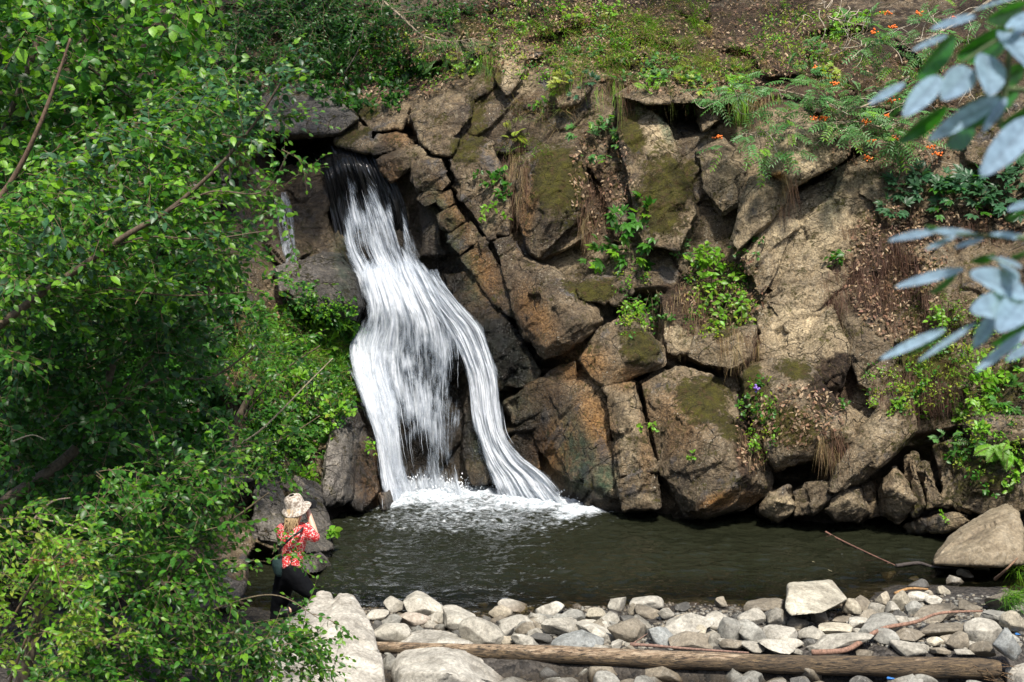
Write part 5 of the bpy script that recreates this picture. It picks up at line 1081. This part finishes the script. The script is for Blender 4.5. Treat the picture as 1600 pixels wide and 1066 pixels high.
tree('tall leafy alder with blue green leaves on long dark branches filling the left side', 'tree', g1, [g1, g1 + [.1, .1, 1.5], at(-60, 640, 11.3), at(-30, 520, 11.3)],
     [([(-40,540,11.3),(60,462,11.2),(135,412,11.1),(200,366,11.0),(262,330,11.0),(340,262,10.9),(400,190,10.8),(438,130,10.7)], .035, .007, (.10, .07, .045)),
      ([(-30,520,11.3),(40,455,11.6),(90,440,11.6),(110,435,11.7)], .022, .006, (.2, .17, .13)),
      ([(-40,360,11.6),(20,280,11.6),(60,200,11.5),(90,120,11.5),(110,60,11.5)], .028, .008, (.13, .08, .05)),
      ([(135,412,11.1),(220,372,11.0),(320,374,10.8),(420,360,10.7)], .010, .004, (.10, .07, .045)),
      ([(170,450,11.2),(280,462,11.0),(400,455,10.9)], .009, .003, (.13, .09, .05)),
      ([(262,330,11.0),(330,300,10.8),(410,300,10.7),(450,240,10.6)], .009, .003, (.10, .07, .045))],
     [dict(poly=[(-40,330),(60,240),(160,180),(250,140),(310,125),(355,150),(360,200),(340,260),(340,330),(345,400),(310,470),(200,480),(60,500),(-40,560)], n=320, Yr=(10.75, 12.6), lf=.108, col='mid', alt='bright', pa=.26, dirs=(.75, -.1, .2), L=(.28, .55), dark='blue'),
      dict(poly=[(380,100),(430,90),(440,150),(430,210),(380,220)], n=14, Yr=(10.5, 11.1), lf=.09, col='blue', alt='bright', dirs=(.5, -.1, .5), L=(.3, .5)),
      dict(poly=[(400,230),(440,220),(450,330),(450,420),(400,440)], n=10, Yr=(10.5, 11.2), lf=.08, col='mid', alt='bright', dirs=(.4, -.1, .4), L=(.22, .42))])
g2 = ground_at(-6.5, 14.2)
tree('hazel with round light green leaves in the upper left corner', 'tree', g2, [g2, g2 + [.1, 0, 2.5], at(-30, 300, 14), at(60, 60, 14)],
     [([(-20,260,14),(60,150,13.9),(130,60,13.8),(190,-20,13.8)], .03, .01, (.1, .075, .05)), ([(60,60,14),(160,120,13.6),(250,190,13.5)], .02, .006, (.12, .09, .06))],
     [dict(poly=[(-60,-60),(290,-60),(310,-20),(280,60),(300,140),(270,230),(150,300),(-60,380)], n=430, Yr=(12.6, 15.2), lf=.14, col='mid', alt='bright', pa=.28, dirs=(.4, -.2, .1), L=(.3, .6), w_=.78, dark='dark', sub=2)])
g3 = ground_at(-5.2, 12.6)
tree('dense dark green bush behind the alder branches on the left', 'shrub', g3, [g3, g3 + [.2, .1, 1.3], at(120, 700, 13), at(180, 560, 13)],
     [([(120,700,13),(230,600,12.8),(330,590,12.7),(400,540,12.6)], .02, .006, (.12, .09, .06)), ([(310,760,12.8),(360,705,12.7),(410,670,12.6),(480,600,12.6),(520,560,12.6)], .012, .004, (.32, .27, .18)), ([(180,620,13),(260,540,12.9),(340,480,12.8)], .016, .005, (.1, .08, .05))],
     [dict(poly=[(-60,470),(200,450),(300,440),(300,520),(270,600),(250,690),(270,760),(290,820),(240,860),(100,880),(-60,900)], n=520, Yr=(12.2, 14.4), lf=.105, col='dark', alt='mid', pa=.2, dirs=(.5, -.2, .15), L=(.3, .6), dark='mid', w_=.7)], name='shrub')
g4 = ground_at(-3.6, 11.8)
tree('spreading shrub with fine leaves in front of the person', 'shrub', g4, [g4, g4 + [0, .1, .6], at(230, 1000, 11.9), at(260, 900, 11.9)],
     [([(150,1012,11.6),(190,990,11.6),(240,965,11.5)], .022, .007, (.26, .22, .15)), ([(230,960,11.9),(300,860,11.7),(380,800,11.6),(420,770,11.5)], .014, .005, (.13, .1, .06)), ([(240,1000,11.6),(340,950,11.5),(430,930,11.4),(500,968,11.3)], .010, .003, (.13, .1, .06)), ([(60,810,11.8),(130,825,11.7),(225,852,11.6)], .009, .003, (.36, .3, .2)), ([(20,690,12),(50,680,12),(72,688,12)], .008, .003, (.3, .25, .17)), ([(50,815,11.6),(80,785,11.6),(110,778,11.6)], .012, .004, (.3, .22, .17))],
     [dict(poly=[(120,740),(240,720),(340,700),(400,720),(420,770),(430,850),(425,930),(470,960),(450,1010),(400,1090),(60,1090),(60,860)], n=350, Yr=(10.6, 12.3), lf=.092, col='mid', alt='bright', dirs=(.55, -.15, .1), L=(.25, .5), dark='dark', pa=.14),
      dict(poly=[(430,925),(500,950),(505,980),(480,1040),(450,1060),(430,1000)], n=20, Yr=(10.9, 11.6), small=True, lf=.075, col='mid', alt='bright', dirs=(.5, -.15, -.3), L=(.2, .36)),
      dict(poly=[(420,835),(470,850),(490,862),(450,890),(420,880)], n=9, Yr=(11.2, 11.8), small=True, lf=.065, col='mid', alt='bright', dirs=(.6, -.1, .1), L=(.15, .26), sub=1)], name='shrub')
g5 = ground_at(-3.9, 9.6)
tree('yellow green shrub with reddish young tips in the lower left corner', 'shrub', g5, [g5, g5 + [0, 0, .5], at(20, 1090, 9.5), at(60, 960, 9.5)],
     [([(10,1080,9.5),(60,960,9.4),(130,900,9.4)], .012, .004, (.12, .08, .05)), ([(0,1000,9.5),(60,900,9.4),(110,850,9.4)], .010, .004, (.12, .08, .05))],
     [dict(poly=[(-40,790),(60,800),(120,850),(130,920),(160,980),(150,1090),(-40,1090)], n=85, Yr=(9.0, 10.0), lf=.07, col='bright', alt='yellow', pa=.18, dirs=(.7, -.1, .2), L=(.2, .42), dark='mid', w_=.5),
      dict(poly=[(0,830),(60,850),(110,880),(100,920),(20,900)], n=5, Yr=(9.0, 9.5), lf=.05, col=(.25, .09, .05), alt=(.3, .12, .1), pa=.5, dirs=(.6, 0, .3), L=(.1, .2), sub=1, w_=.5)], name='shrub')
g6 = ground_at(-2.75, 13.3)
tree('leafy bush on the left bank reaching towards the waterfall', 'shrub', np.array([-4.4, 16.9, .6]), [np.array([-4.4, 16.9, .6]), at(330, 760, 16.8), at(370, 660, 16.8), at(400, 600, 16.8)],
     [([(350,700,16.8),(420,600,16.6),(500,540,16.6)], .014, .005, (.14, .1, .06)), ([(350,700,16.8),(430,690,16.5),(500,650,16.4)], .012, .005, (.14, .1, .06))],
     [dict(poly=[(320,430),(420,410),(470,440),(450,490),(480,560),(520,600),(500,660),(480,720),(430,760),(330,780),(300,600)], n=75, Yr=(16.2, 17.6), lf=.10, col='mid', alt='bright', pa=.15, dirs=(.5, -.3, .15), L=(.3, .55), dark='dark')], name='shrub')
# unseen trees, crowns placed above the frame to shade the fall and dapple the slope
def shade_tree(x, y, b0, cz, r, label, n=420):
    rt = thing('tree', b0, label, 'tree'); mb = MB(); tube(mb, smooth_path([b0, ((x + 2 * b0[0]) / 3, (y + 2 * b0[1]) / 3, (b0[2] + cz) / 2), (x, y, cz + r * .4)], 16), np.linspace(.2, .06, 16), 10, (.08, .06, .045), rough=.1); mb.build('trunk', M_BARK, rt)
    L = MB(); c = np.array([x, y, cz]); d = unit(rng.normal(size=(n, 3))); q = r * rng.uniform(.35, 1, n) ** .6; Pp = c + d * q[:, None] * np.array([1, 1, .8]); k = 16
    o = np.repeat(Pp, k, 0) + rng.normal(size=(n * k, 3)) * .22; leaves(L, o, rng.normal(size=(n * k, 3)), np.array([0, 0, 1]) + rng.normal(size=(n * k, 3)) * .5, rng.uniform(.12, .2, n * k), .11, tint('mid', n * k, .3)); L.build('crown', M_LEAF, rt)

shade_tree(-4.3, 24.9, (-6.2, 31, 9.0), 13.6, 2.9, 'tree on the wooded slope above the stream beyond the frame')
shade_tree(-3.3, 18.9, (-8.4, 17.6, 1.0), 12.2, 1.8, 'tall tree leaning from the left bank with its crown out of view', 150)
shade_tree(1.3, 24.4, (1.6, 31, 9.6), 14.0, 2.5, 'unseen thin crowned tree dappling the middle of the upper slope', 120)
shade_tree(4.6, 23.4, (5.2, 30, 9.0), 13.6, 2.3, 'unseen thin crowned tree dappling the right of the upper slope', 110)
shade_tree(-1.3, 25.4, (-1.6, 31, 9.5), 13.8, 2.4, 'tree leaning over the fall from the slope above the frame')

# undergrowth at the top left, leaves coloured dark to imitate shade, and fir branches
for i, (x, y, Y, s, lb) in enumerate([(700,-5,24.6,1.1,'dark bush right of the fir branch at the top edge'), (430,70,25.4,1.2,'low dark bush behind the broad grey boulder'), (640,0,24.8,1.1,'dark bush above the fir branch'), (560,30,24.6,1.1,'dark leafy bush at the top above the stream'), (480,20,25.2,1.2,'shaded bush left of the fir branches'), (360,60,24.5,1.2,'dark bush behind the hazel at the top left')]):
    rt = thing('shrub', at(x, y, Y) - np.array([0, 0, .6]), lb, 'shrub'); L = MB()
    for q in range(70):
        o = at(x, y, Y) + rng.normal(size=3) * np.array([.55, .3, .3]) * s; twig(L, o, unit(rng.normal(size=3) + [0, -.4, .2]), .5, .09, 'dark', 'mid', .2)
    L.build('crown', [M_LEAF, M_BARK], rt); mb = MB(); tube(mb, smooth_path([at(x, y, Y) - [.25, 0, .9], at(x, y, Y) - [0, 0, .5], at(x, y, Y) + [.1, 0, -.1]], 8), .012, 6); mb.build('stem', M_BARK, rt)
def frond_tree(label, path, pr, spray, col, name, cat, lf=.05, r0=.02, n=30, kind='pinnate', pairs=6, spread=.35, alt=None, berries=0, twigs=0):
    rt = thing(name, at(*path[0]), label, cat); mb = MB(); W = smooth_path([at(*p) for p in path], 30); tube(mb, W, np.linspace(r0, r0 * .3, 30), 6, (.25, .2, .14), rough=.1)
    L = MB(); BR = MB()
    for k in range(n):
        b = W[rng.integers(4, 30)]; d = unit(np.array(spray) + rng.normal(size=3) * .6); q = spread * rng.uniform(.4, 1.2); e = b + d * q; e[2] -= q * .12
        tube(mb, smooth_path([b, (b + e) / 2 + rng.normal(size=3) * .03, e], 6), np.linspace(.006, .003, 6), 4, (.25, .2, .13), cap=False)
        for h_ in range(3 if kind == 'pinnate' else 1):
            d2 = unit(d * .5 + np.array([rng.normal() * .8, -.3, rng.normal() * .3])); LL = lf * 4 * rng.uniform(.7, 1.1); s = np.linspace(0, 1, 7)[:, None]; C = e + d2 * LL * s; C[:, 2] -= (s[:, 0] ** 2) * LL * .3
            tube(L, C, .002, 3, (.12, .12, .04), 1, cap=False)
            if kind == 'pinnate': pinnate(L, C, lf, col, alt, pairs=pairs)
            else:
                for sg in (-1, 1):
                    for u in range(1, 7): 
                        s2 = C[u] + unit(np.cross(C[-1] - C[0], [0, 0, 1.])) * sg * .0; m = 9; dv = unit(np.cross(C[-1] - C[0], [0, 0, 1.])) * sg + unit(C[-1] - C[0]) * .8
                        Q = s2 + dv * np.linspace(0, .09, m)[:, None]; leaves(L, Q, np.cross(dv, [0, 0, 1.])[None] * np.where(np.arange(m) % 2, 1, -1)[:, None] + dv * .6, lnormals(m, 1, .3, .1), .028, .006, tint(col, m, .2))
    for k in range(twigs):
        b = W[rng.integers(2, 30)]; P_ = [b]; d = unit(np.array([rng.normal() * .8, -.1, rng.normal() * .5 - .2]))
        for s in range(5): d = unit(d + rng.normal(size=3) * .4); P_.append(P_[-1] + d * .11)
        tube(mb, smooth_path(P_, 12), np.linspace(.008, .003, 12), 5, (.42, .36, .28), cap=False)
    mb.build('branch', M_BARK, rt); L.build('crown', [M_LEAF, M_BARK], rt)
    return rt, W
M_BERRY = NT('rowan berry').p(Base_Color=(.75, .16, .015), Roughness=.4)
V3, F3 = ICO[2]
def berries(rt, spots):
    for (x, y, Y) in spots:
        mb = MB(); c = at(x, y, Y)
        for q in range(16): mb.add(V3 * .013 + c + rng.normal(size=3) * np.array([.034, .02, .016]), F3, (1, .3, .05))
        mb.build('berry_cluster', M_BERRY, rt)
rt, W_ = frond_tree('dark green fir branch spreading over the rocks left of centre at the top', [(560,-30,24.5),(620,20,23.6),(660,55,23.2),(700,65,22.9),(740,60,22.7)], 0, (.3, -.5, -.1), 'blue', 'fir_branch', 'branch', .06, .02, 60, 'fir', spread=.35)
rt, W_ = frond_tree('rowan branch with orange berries reaching left across the cliff top', [(1420,120,21.0),(1380,150,20.6),(1330,170,20.3),(1260,150,20.2),(1190,140,20.2),(1120,160,20.2)], 0, (-.2, -.2, .1), 'rowan', 'rowan', 'tree', .075, .02, 52, spread=.32, twigs=10)
berries(rt, [(1273,106,20.1),(1288,185,20.0),(1271,185,20.0),(1304,130,20.1),(1122,214,20.0)])
rt, W_ = frond_tree('rowan branch with orange berries drooping over the tan slabs', [(1500,100,20.8),(1440,160,20.4),(1400,200,20.2),(1330,190,20.1),(1240,200,20.0),(1160,210,20.0)], 0, (-.1, -.2, -.05), 'rowan', 'rowan', 'tree', .075, .02, 60, spread=.34, alt='bright', twigs=16)
berries(rt, [(1353,190,20.0),(1383,182,20.0),(1362,221,20.0),(1396,216,20.0),(1458,195,20.1),(1452,230,20.0),(1465,240,20.0),(1357,246,19.9),(1393,157,20.1)])
rt, W_ = frond_tree('rowan at the top right with bare pale twigs', [(1600,-40,21.8),(1520,20,21.2),(1450,60,21.0),(1400,70,20.9),(1330,60,20.9)], 0, (-.1, -.3, -.1), 'rowan', 'rowan', 'tree', .075, .03, 44, spread=.4, alt='bright', twigs=30)
berries(rt, [(1386,20,20.7),(1436,20,20.7),(1395,42,20.7),(1493,30,20.8),(1508,92,20.7),(1367,50,20.7)])
# bare hanging twigs on the top right
for i, (x, y, lb) in enumerate([(1310,20,'tangle of bare pale twigs at the top right'), (1420,240,'bare drooping twigs below the berried rowan'), (1550,150,'bare twigs behind the blurred leaves')]):
    mb = MB()
    for q in range(16):
        P_ = [at(x + random.uniform(-40, 40), y + random.uniform(-20, 20), 20.9)]; d = unit(np.array([rng.normal() * .6, -.1, -.8 if i else rng.normal() * .6]))
        for s in range(6): d = unit(d + rng.normal(size=3) * .4); P_.append(P_[-1] + d * .10)
        tube(mb, smooth_path(P_, 14), np.linspace(.008, .003, 14), 5, (.38, .32, .24), cap=False)
    mb.build('bare_twigs', M_BARK, label=lb, cat='twigs')

# ---- near leaves at the right edge
M_NEAR = leaf_material('near leaf', .35, .34, .7, under=None)
def near(label, stems, L, Y0):
    rt = thing('leafy_branch', at(1640, stems[0][0][1], Y0), label, 'branch'); mb = MB()
    for s in stems: W = smooth_path([at(x, y, Y) for x, y, Y in s], 20); tube(mb, W, np.linspace(.007, .003, 20), 8, (.06, .09, .03))
    mb.build('stem', M_BARK, rt)
    for (bx, by, tx, ty, w_, pale, Y) in L:
        a = at(bx, by, Y + .03); b = at(tx, ty, Y - .08 + random.uniform(-.05, .05)); n = 15; m = 9; d = b - a; ln = np.linalg.norm(d); d = d / ln
        nn = unit(np.array([.15, -.75, .55]) if pale else np.array([-.1, -.85, -.35])); X = unit(np.cross(d, nn)); Z = np.cross(X, d); Ww = w_ * Y / FPX
        s = np.linspace(0, 1, n); prof = s ** .62 * (1 - s) ** .78; prof = prof / prof.max(); prof[0] = .05; prof[-1] = 0; u = np.linspace(-1, 1, m)
        C = a + d * (s * ln)[:, None] - np.array([0, 0, 1]) * (s ** 2 * ln * .0)[:, None]
        V = C[:, None] + X * (prof[:, None] * u[None] * Ww / 2)[..., None] + Z * ((np.abs(u)[None] * prof[:, None] * Ww * .18 + .002 * np.sin(s[:, None] * 40) * np.abs(u)[None]))[..., None]
        i = np.arange(n * m).reshape(n, m); F = np.stack([i[:-1, :-1], i[:-1, 1:], i[1:, 1:], i[1:, :-1]], -1).reshape(-1, 4)
        col = np.array((.23, .33, .43)) if pale else np.array((.03, .15, .008)); vein = (1 - .25 * (np.abs(u) < .1)).astype(float)  # pale leaves have the sky's reflection painted into their base colour
        mb2 = MB(); mb2.add(V.reshape(-1, 3), F, (col[None, None] * vein[None, :, None] * np.ones((n, 1, 1)) * random.uniform(.85, 1.15)).reshape(-1, 3)); mb2.build('leaf', M_NEAR, rt)
near('blurred near branch of long green leaves tinted for sky reflection in the upper right corner', [[(1640,30,2.9),(1580,50,2.9),(1500,100,2.85)], [(1640,150,2.9),(1570,140,2.9),(1500,170,2.85)], [(1580,50,2.9),(1572,140,2.9),(1560,200,2.85)]],
 [(1526,24,1452,47,15,1,2.9),(1480,55,1424,80,11,1,2.9),(1542,86,1545,152,50,1,2.8),(1516,108,1470,158,44,1,2.8),(1469,120,1410,184,34,1,2.8),(1414,130,1356,164,14,1,2.9),(1562,152,1448,222,30,1,2.8),(1573,153,1534,208,16,1,2.85),(1615,185,1530,278,46,1,2.7),(1566,50,1612,112,52,1,2.8),(1612,22,1570,45,18,1,2.8),(1604,38,1582,56,18,1,2.85),(1520,18,1600,-6,16,1,2.9),
  (1492,58,1430,124,38,0,2.95),(1578,54,1492,88,50,0,2.95),(1480,168,1400,224,30,0,2.9),(1520,172,1476,228,62,0,2.95),(1594,138,1498,202,34,0,2.95),(1612,175,1560,198,34,0,2.9),(1600,10,1540,30,36,0,2.95),(1600,110,1540,130,40,0,2.95),(1410,165,1386,182,16,0,2.9)], 2.9)
near('blurred near branch of lobed leaves tinted for sky reflection at the right edge', [[(1680,430,2.8),(1620,380,2.8),(1560,370,2.8),(1470,366,2.8)], [(1680,430,2.8),(1600,460,2.8),(1545,470,2.8)], [(1680,430,2.8),(1630,490,2.8),(1580,500,2.8),(1530,508,2.8)]],
 [(1463,361,1386,377,14,1,2.8),(1532,369,1448,360,15,1,2.8),(1492,370,1444,391,10,1,2.8),(1537,373,1490,388,10,1,2.8),(1605,372,1544,366,13,1,2.8),(1612,316,1573,330,14,1,2.8),(1507,420,1396,450,17,1,2.75),(1604,462,1512,428,50,1,2.7),(1598,478,1514,488,52,1,2.7),(1600,465,1556,520,48,1,2.7),(1544,402,1596,420,26,1,2.75),(1560,410,1590,440,26,1,2.75),(1478,514,1372,563,16,1,2.75),(1526,504,1432,566,10,1,2.8),(1551,496,1520,545,24,1,2.75),(1608,516,1522,582,17,1,2.7),(1612,540,1570,565,16,1,2.7),
  (1498,424,1452,458,22,0,2.85),(1480,364,1446,352,12,0,2.85),(1600,332,1572,340,20,0,2.85),(1520,410,1555,396,20,0,2.85),(1476,520,1416,556,14,0,2.85),(1610,505,1545,540,22,0,2.85),(1604,395,1580,400,20,0,2.85)], 2.8)
# ------------------------------------------------------------------ the kneeling person
def skin(name, chains, mat, parent, root=0, sub=2, post=None):
    """chains: list of [(point, radius)...]; the first point of a later chain may be an index into the verts so limbs stay joined"""
    vs_, rs, es = [], [], []
    for ch in chains:
        prev = None
        for q in ch:
            if isinstance(q, int): prev = q; continue
            vs_.append(tuple(float(c) for c in q[0])); rs.append(q[1]); i = len(vs_) - 1
            if prev is not None: es.append((prev, i))
            prev = i
    me = bpy.data.meshes.new(name); me.from_pydata(vs_, es, []); o = bpy.data.objects.new('tmp', me); COL.objects.link(o)
    md = o.modifiers.new('s', 'SKIN'); 
    if not me.skin_vertices: 
        bpy.context.view_layer.objects.active = o
    for i, r in enumerate(rs):
        sv = me.skin_vertices[0].data[i]; sv.radius = (r, r) if not isinstance(r, tuple) else r; sv.use_root = (i == root)
    m2 = o.modifiers.new('u', 'SUBSURF'); m2.levels = sub; m2.render_levels = sub
    dg = bpy.context.evaluated_depsgraph_get(); e = o.evaluated_get(dg); mm = bpy.data.meshes.new_from_object(e, depsgraph=dg); bpy.data.objects.remove(o)
    for p in mm.polygons: p.use_smooth = True
    if post: post(mm)
    return put(name, mm, mat, parent)
A = lambda x, y, Y: at(x, y, Y)
YP = 14.4
t = NT('skin'); t.p(Base_Color=(.62, .38, .27), Roughness=.5, Subsurface_Weight=.1); M_SKIN = t.mat
t = NT('red patterned fabric'); P = t.pos(); v = t.vor(t.n('VectorMath', {0: P, 1: t.n('VectorMath', {0: t.noise(P, 30, 3, out=1), 'Scale': .03}, operation='SCALE')}, operation='ADD'), 42)
c = t.mix(t.rng(v, .30, .22), (.62, .025, .03), (.85, .72, .68)); c = t.mix(t.rng(t.noise(P, 60, 3), .56, .6), c, (.85, .6, .55)); t.p(Base_Color=c, Roughness=.8, Normal=t.bump(t.noise(P, 14, 4), .5, .02)); M_SHIRT = t.mat
t = NT('black trousers'); P = t.pos(); t.p(Base_Color=(.004, .0045, .006), Roughness=.9, Specular_IOR_Level=.15, Normal=t.bump(t.noise(P, 9, 4), .6, .03)); M_TROU = t.mat
t = NT('sun hat'); P = t.pos(); c = t.mix(t.rng(t.noise(P, 40, 4, .6), .40, .60), (.24, .19, .15), (.56, .50, .43)); t.p(Base_Color=c, Roughness=.9); M_HAT = t.mat
t = NT('blonde hair'); P = t.pos(); t.p(Base_Color=t.mix(t.noise(t.map(P, (60, 60, 6)), 1, 4), (.30, .19, .09), (.62, .46, .26)), Roughness=.6); M_HAIR = t.mat
t = NT('black plastic'); t.p(Base_Color=(.02, .02, .022), Roughness=.4); M_BLK = t.mat
t = NT('dark green bag'); P = t.pos(); t.p(Base_Color=(.012, .035, .035), Roughness=.8, Normal=t.bump(t.noise(P, 12, 3), .5, .02)); M_BAG = t.mat
per = thing('person', A(450, 950, YP), 'person in red patterned blouse, black trousers and floppy hat kneeling on the pale boulder', 'person')
pel = A(453, 893, YP); hipR = A(461, 900, YP - .10); hipL = A(446, 900, YP + .09); knR = A(494, 938, YP - .08); anR = A(452, 954, YP - .20); toR = A(438, 957, YP - .22)
knL = A(434, 955, YP + .16); anL = A(428, 1013, YP + .05); toL = A(442, 1024, YP + .12)
sp1 = A(458, 872, YP); sp2 = A(459, 852, YP); ch = A(458, 836, YP); nk = A(459, 821, YP); hb = A(461, 806, YP); hd = A(462, 795, YP + .01); ht = A(463, 786, YP + .01)
shR = A(478, 829, YP - .11); shL = A(441, 829, YP + .12); elR = A(494, 842, YP - .04); wrR = A(482, 800, YP + .10); elL = A(449, 846, YP + .34); wrL = A(466, 806, YP + .30)
body = [[(pel, (.13, .11)), (sp1, (.115, .09)), (sp2, (.12, .095)), (ch, (.13, .10)), (nk, .055), (hb, .075), (hd, .098), (ht, .075)],
        [3, (shR, .062), (elR, .042), ((elR + wrR) / 2, .038), (wrR, .026), (wrR + unit(wrR - elR) * .05, .034)],
        [3, (shL, .062), (elL, .042), ((elL + wrL) / 2, .038), (wrL, .026), (wrL + unit(wrL - elL) * .05, .034)],
        [0, (hipR, .10), ((hipR + knR) / 2, .085), (knR, .060), ((knR + anR) / 2, .055), (anR, .036), (toR, .034)],
        [0, (hipL, .10), ((hipL + knL) / 2, .085), (knL, .060), ((knL + anL) / 2, .055), (anL, .036), (toL, .034)]]
bd = skin('body', body, M_SKIN, per)
for w0, e0, sgn in ((wrR, elR, 1), (wrL, elL, -1)):
    d = unit(w0 - e0); palm = w0 + d * .06; sd = unit(np.cross(d, [0, 1, .2])); fw = unit(np.array([.35, .8, .2]))
    for q, ln in enumerate((.060, .070, .066, .052)):
        b = palm + sd * (q - 1.5) * .019; skin('finger', [[(b, .010), (b + d * ln * .45, .009), (b + d * ln * .75 + fw * ln * .30, .0085), (b + d * ln * .8 + fw * ln * .65, .007)]], M_SKIN, bd if False else per, sub=1)
    b = w0 + d * .03 + sd * -.03 * sgn; skin('thumb', [[(b, .012), (b + sd * -.02 * sgn + fw * .02 + d * .01, .010), (b + sd * -.03 * sgn + fw * .045 + d * .02, .008)]], M_SKIN, per, sub=1)
def puff(k):
    def f(m):
        n = len(m.vertices); V = np.empty(n * 3, np.float32); m.vertices.foreach_get('co', V); V = V.reshape(-1, 3); N = np.empty(n * 3, np.float32); m.vertex_normals.foreach_get('vector', N); N = N.reshape(-1, 3)
        V = V + N * (k * fbm(V, 9, 3)[:, None]); m.vertices.foreach_set('co', V.astype(np.float32).ravel())
    return f
skin('blouse', [[(pel + (sp1 - pel) * -.05 , (.180, .15)), (sp1, (.145, .12)), (sp2, (.145, .125)), (ch, (.155, .125)), (nk - np.array([0, 0, .02]), .085)], [3, (shR, .088), (elR, .062), (elR + (wrR - elR) * .22, .055)], [3, (shL, .088), (elL, .062), (elL + (wrL - elL) * .22, .055)]], M_SHIRT, per, sub=3, post=puff(.02))
skin('trousers', [[(sp1 - np.array([0, 0, .0]), (.135, .115)), (pel, (.165, .14))], [1, (hipR, .125), ((hipR + knR) / 2, .108), (knR, .083), ((knR + anR) / 2, .078), (anR, .055)], [1, (hipL, .125), ((hipL + knL) / 2, .108), (knL, .085), ((knL + anL) / 2, .075), (anL, .06)]], M_TROU, per, sub=3, post=puff(.015))
for a0, b0 in ((anR, toR), (anL, toL)): skin('shoe', [[(a0 - (b0 - a0) * .2, .045), (a0 + (b0 - a0) * .4, .048), (b0 + (b0 - a0) * .15, .040)]], M_BLK, per)
# hat: crown and drooping brim
mb = MB(); n = 40; hc = hd + np.array([-.005, -.0, .03]); prof = [(.0, .125), (.05, .122), (.085, .105), (.100, .06), (.104, .015), (.112, .0), (.135, -.020), (.158, -.042), (.160, -.047), (.135, -.027), (.108, -.006)]
Q = []
for r_, z_ in prof:
    th = np.arange(n) / n * 2 * np.pi; wob = 1 + (.035 * np.sin(3 * th + .6) + .02 * np.sin(5 * th)) * (r_ > .12); zz_ = z_ + .014 * np.sin(2 * th + 1) * (r_ > .12)
    Q.append(np.stack([r_ * np.cos(th) * wob, r_ * np.sin(th) * wob, zz_], 1))
Q = np.concatenate(Q); Mt = np.array(Matrix.Rotation(R(-14), 3, 'Y') @ Matrix.Rotation(R(10), 3, 'X')); Q = Q @ Mt.T + hc
i = np.arange(len(prof) - 1)[:, None] * n + np.arange(n); j = np.arange(len(prof) - 1)[:, None] * n + (np.arange(n) + 1) % n
mb.add(Q, np.stack([i, j, j + n, i + n], -1).reshape(-1, 4)); mb.build('sun_hat', M_HAT, per)
# hair falling to the neck
mb = MB()
for q in range(150):
    a = rng.uniform(-2.6, -.5); s = hd + np.array([.095 * math.cos(a), .095 * math.sin(a), rng.uniform(-.03, .03)]); e = A(455 + rng.normal() * 5, 826 + rng.normal() * 3, YP - .11 + rng.normal() * .02)
    tube(mb, smooth_path([s, (s + e) / 2 + np.array([rng.normal() * .01, -.03, .0]), e], 8), np.linspace(.007, .003, 8), 4, cap=False)
mb.build('hair', M_HAIR, per)
# face (turned to the fall), camera, strap, bag
fd = unit(np.array([.55, .8, .05])); sdv = unit(np.cross(fd, [0, 0, 1.])); mb = MB(); V, F = ICO[3]
mb.add(V * np.array([.013, .016, .022]) + hd + fd * .10 - [0, 0, .012], F); mb.build('nose', M_SKIN, per)
for s in (-1, 1):
    mb = MB(); mb.add(V * np.array([.011, .009, .008]) + hd + fd * .088 + sdv * .034 * s + [0, 0, .008], F); mb.build('eye', M_BLK, per)
    mb = MB(); mb.add(V * np.array([.012, .018, .03]) + hd + sdv * .098 * s - [0, 0, .005], F); mb.build('ear', M_SKIN, per)
mb = MB(); mb.add(V * np.array([.024, .012, .007]) + hd + fd * .088 - [0, 0, .05], F, (.5, .15, .12)); mb.build('mouth', NT('lips').p(Base_Color=(.5, .16, .14), Roughness=.5), per)
cm_ = bmesh.new(); bmesh.ops.create_cube(cm_, size=1); bmesh.ops.bevel(cm_, geom=cm_.edges[:], offset=.08, segments=2, affect='EDGES')
bmesh.ops.create_cone(cm_, cap_ends=True, segments=24, radius1=.28, radius2=.28, depth=.6, matrix=Matrix.Translation((0, .75, 0)) @ Matrix.Rotation(R(90), 4, 'X'))
bmesh.ops.scale(cm_, vec=(.13, .07, .085), verts=cm_.verts[:]); bmesh.ops.rotate(cm_, cent=(0, 0, 0), matrix=Matrix.Rotation(-.6, 3, 'Z'), verts=cm_.verts[:]); cpos = hd + fd * .17 + np.array([.03, 0, .01]); bmesh.ops.translate(cm_, vec=cpos, verts=cm_.verts[:])
mc = bpy.data.meshes.new('camera_body'); cm_.to_mesh(mc); cm_.free(); put('handheld_camera', mc, M_BLK, label='black camera held up to the face of the kneeling person', cat='camera')
bag = thing('shoulder_bag', A(440, 900, YP - .05), 'dark green shoulder bag hanging at the left hip of the person', 'bag')
mb = MB(); W = smooth_path([A(474, 824, YP - .14), A(468, 831, YP - .22), A(452, 843, YP - .215), A(438, 858, YP - .15), A(436, 872, YP - .1)], 24)
for d_ in (0,): tube(mb, W, .013, 6)
mb.build('strap', M_BLK, bag)
V, F = stone_verts(12, (.16, .12, .24), .2, 4); mb = MB(); mb.add(V + A(437, 884, YP - .06), F); mb.build('pouch', M_BAG, bag)
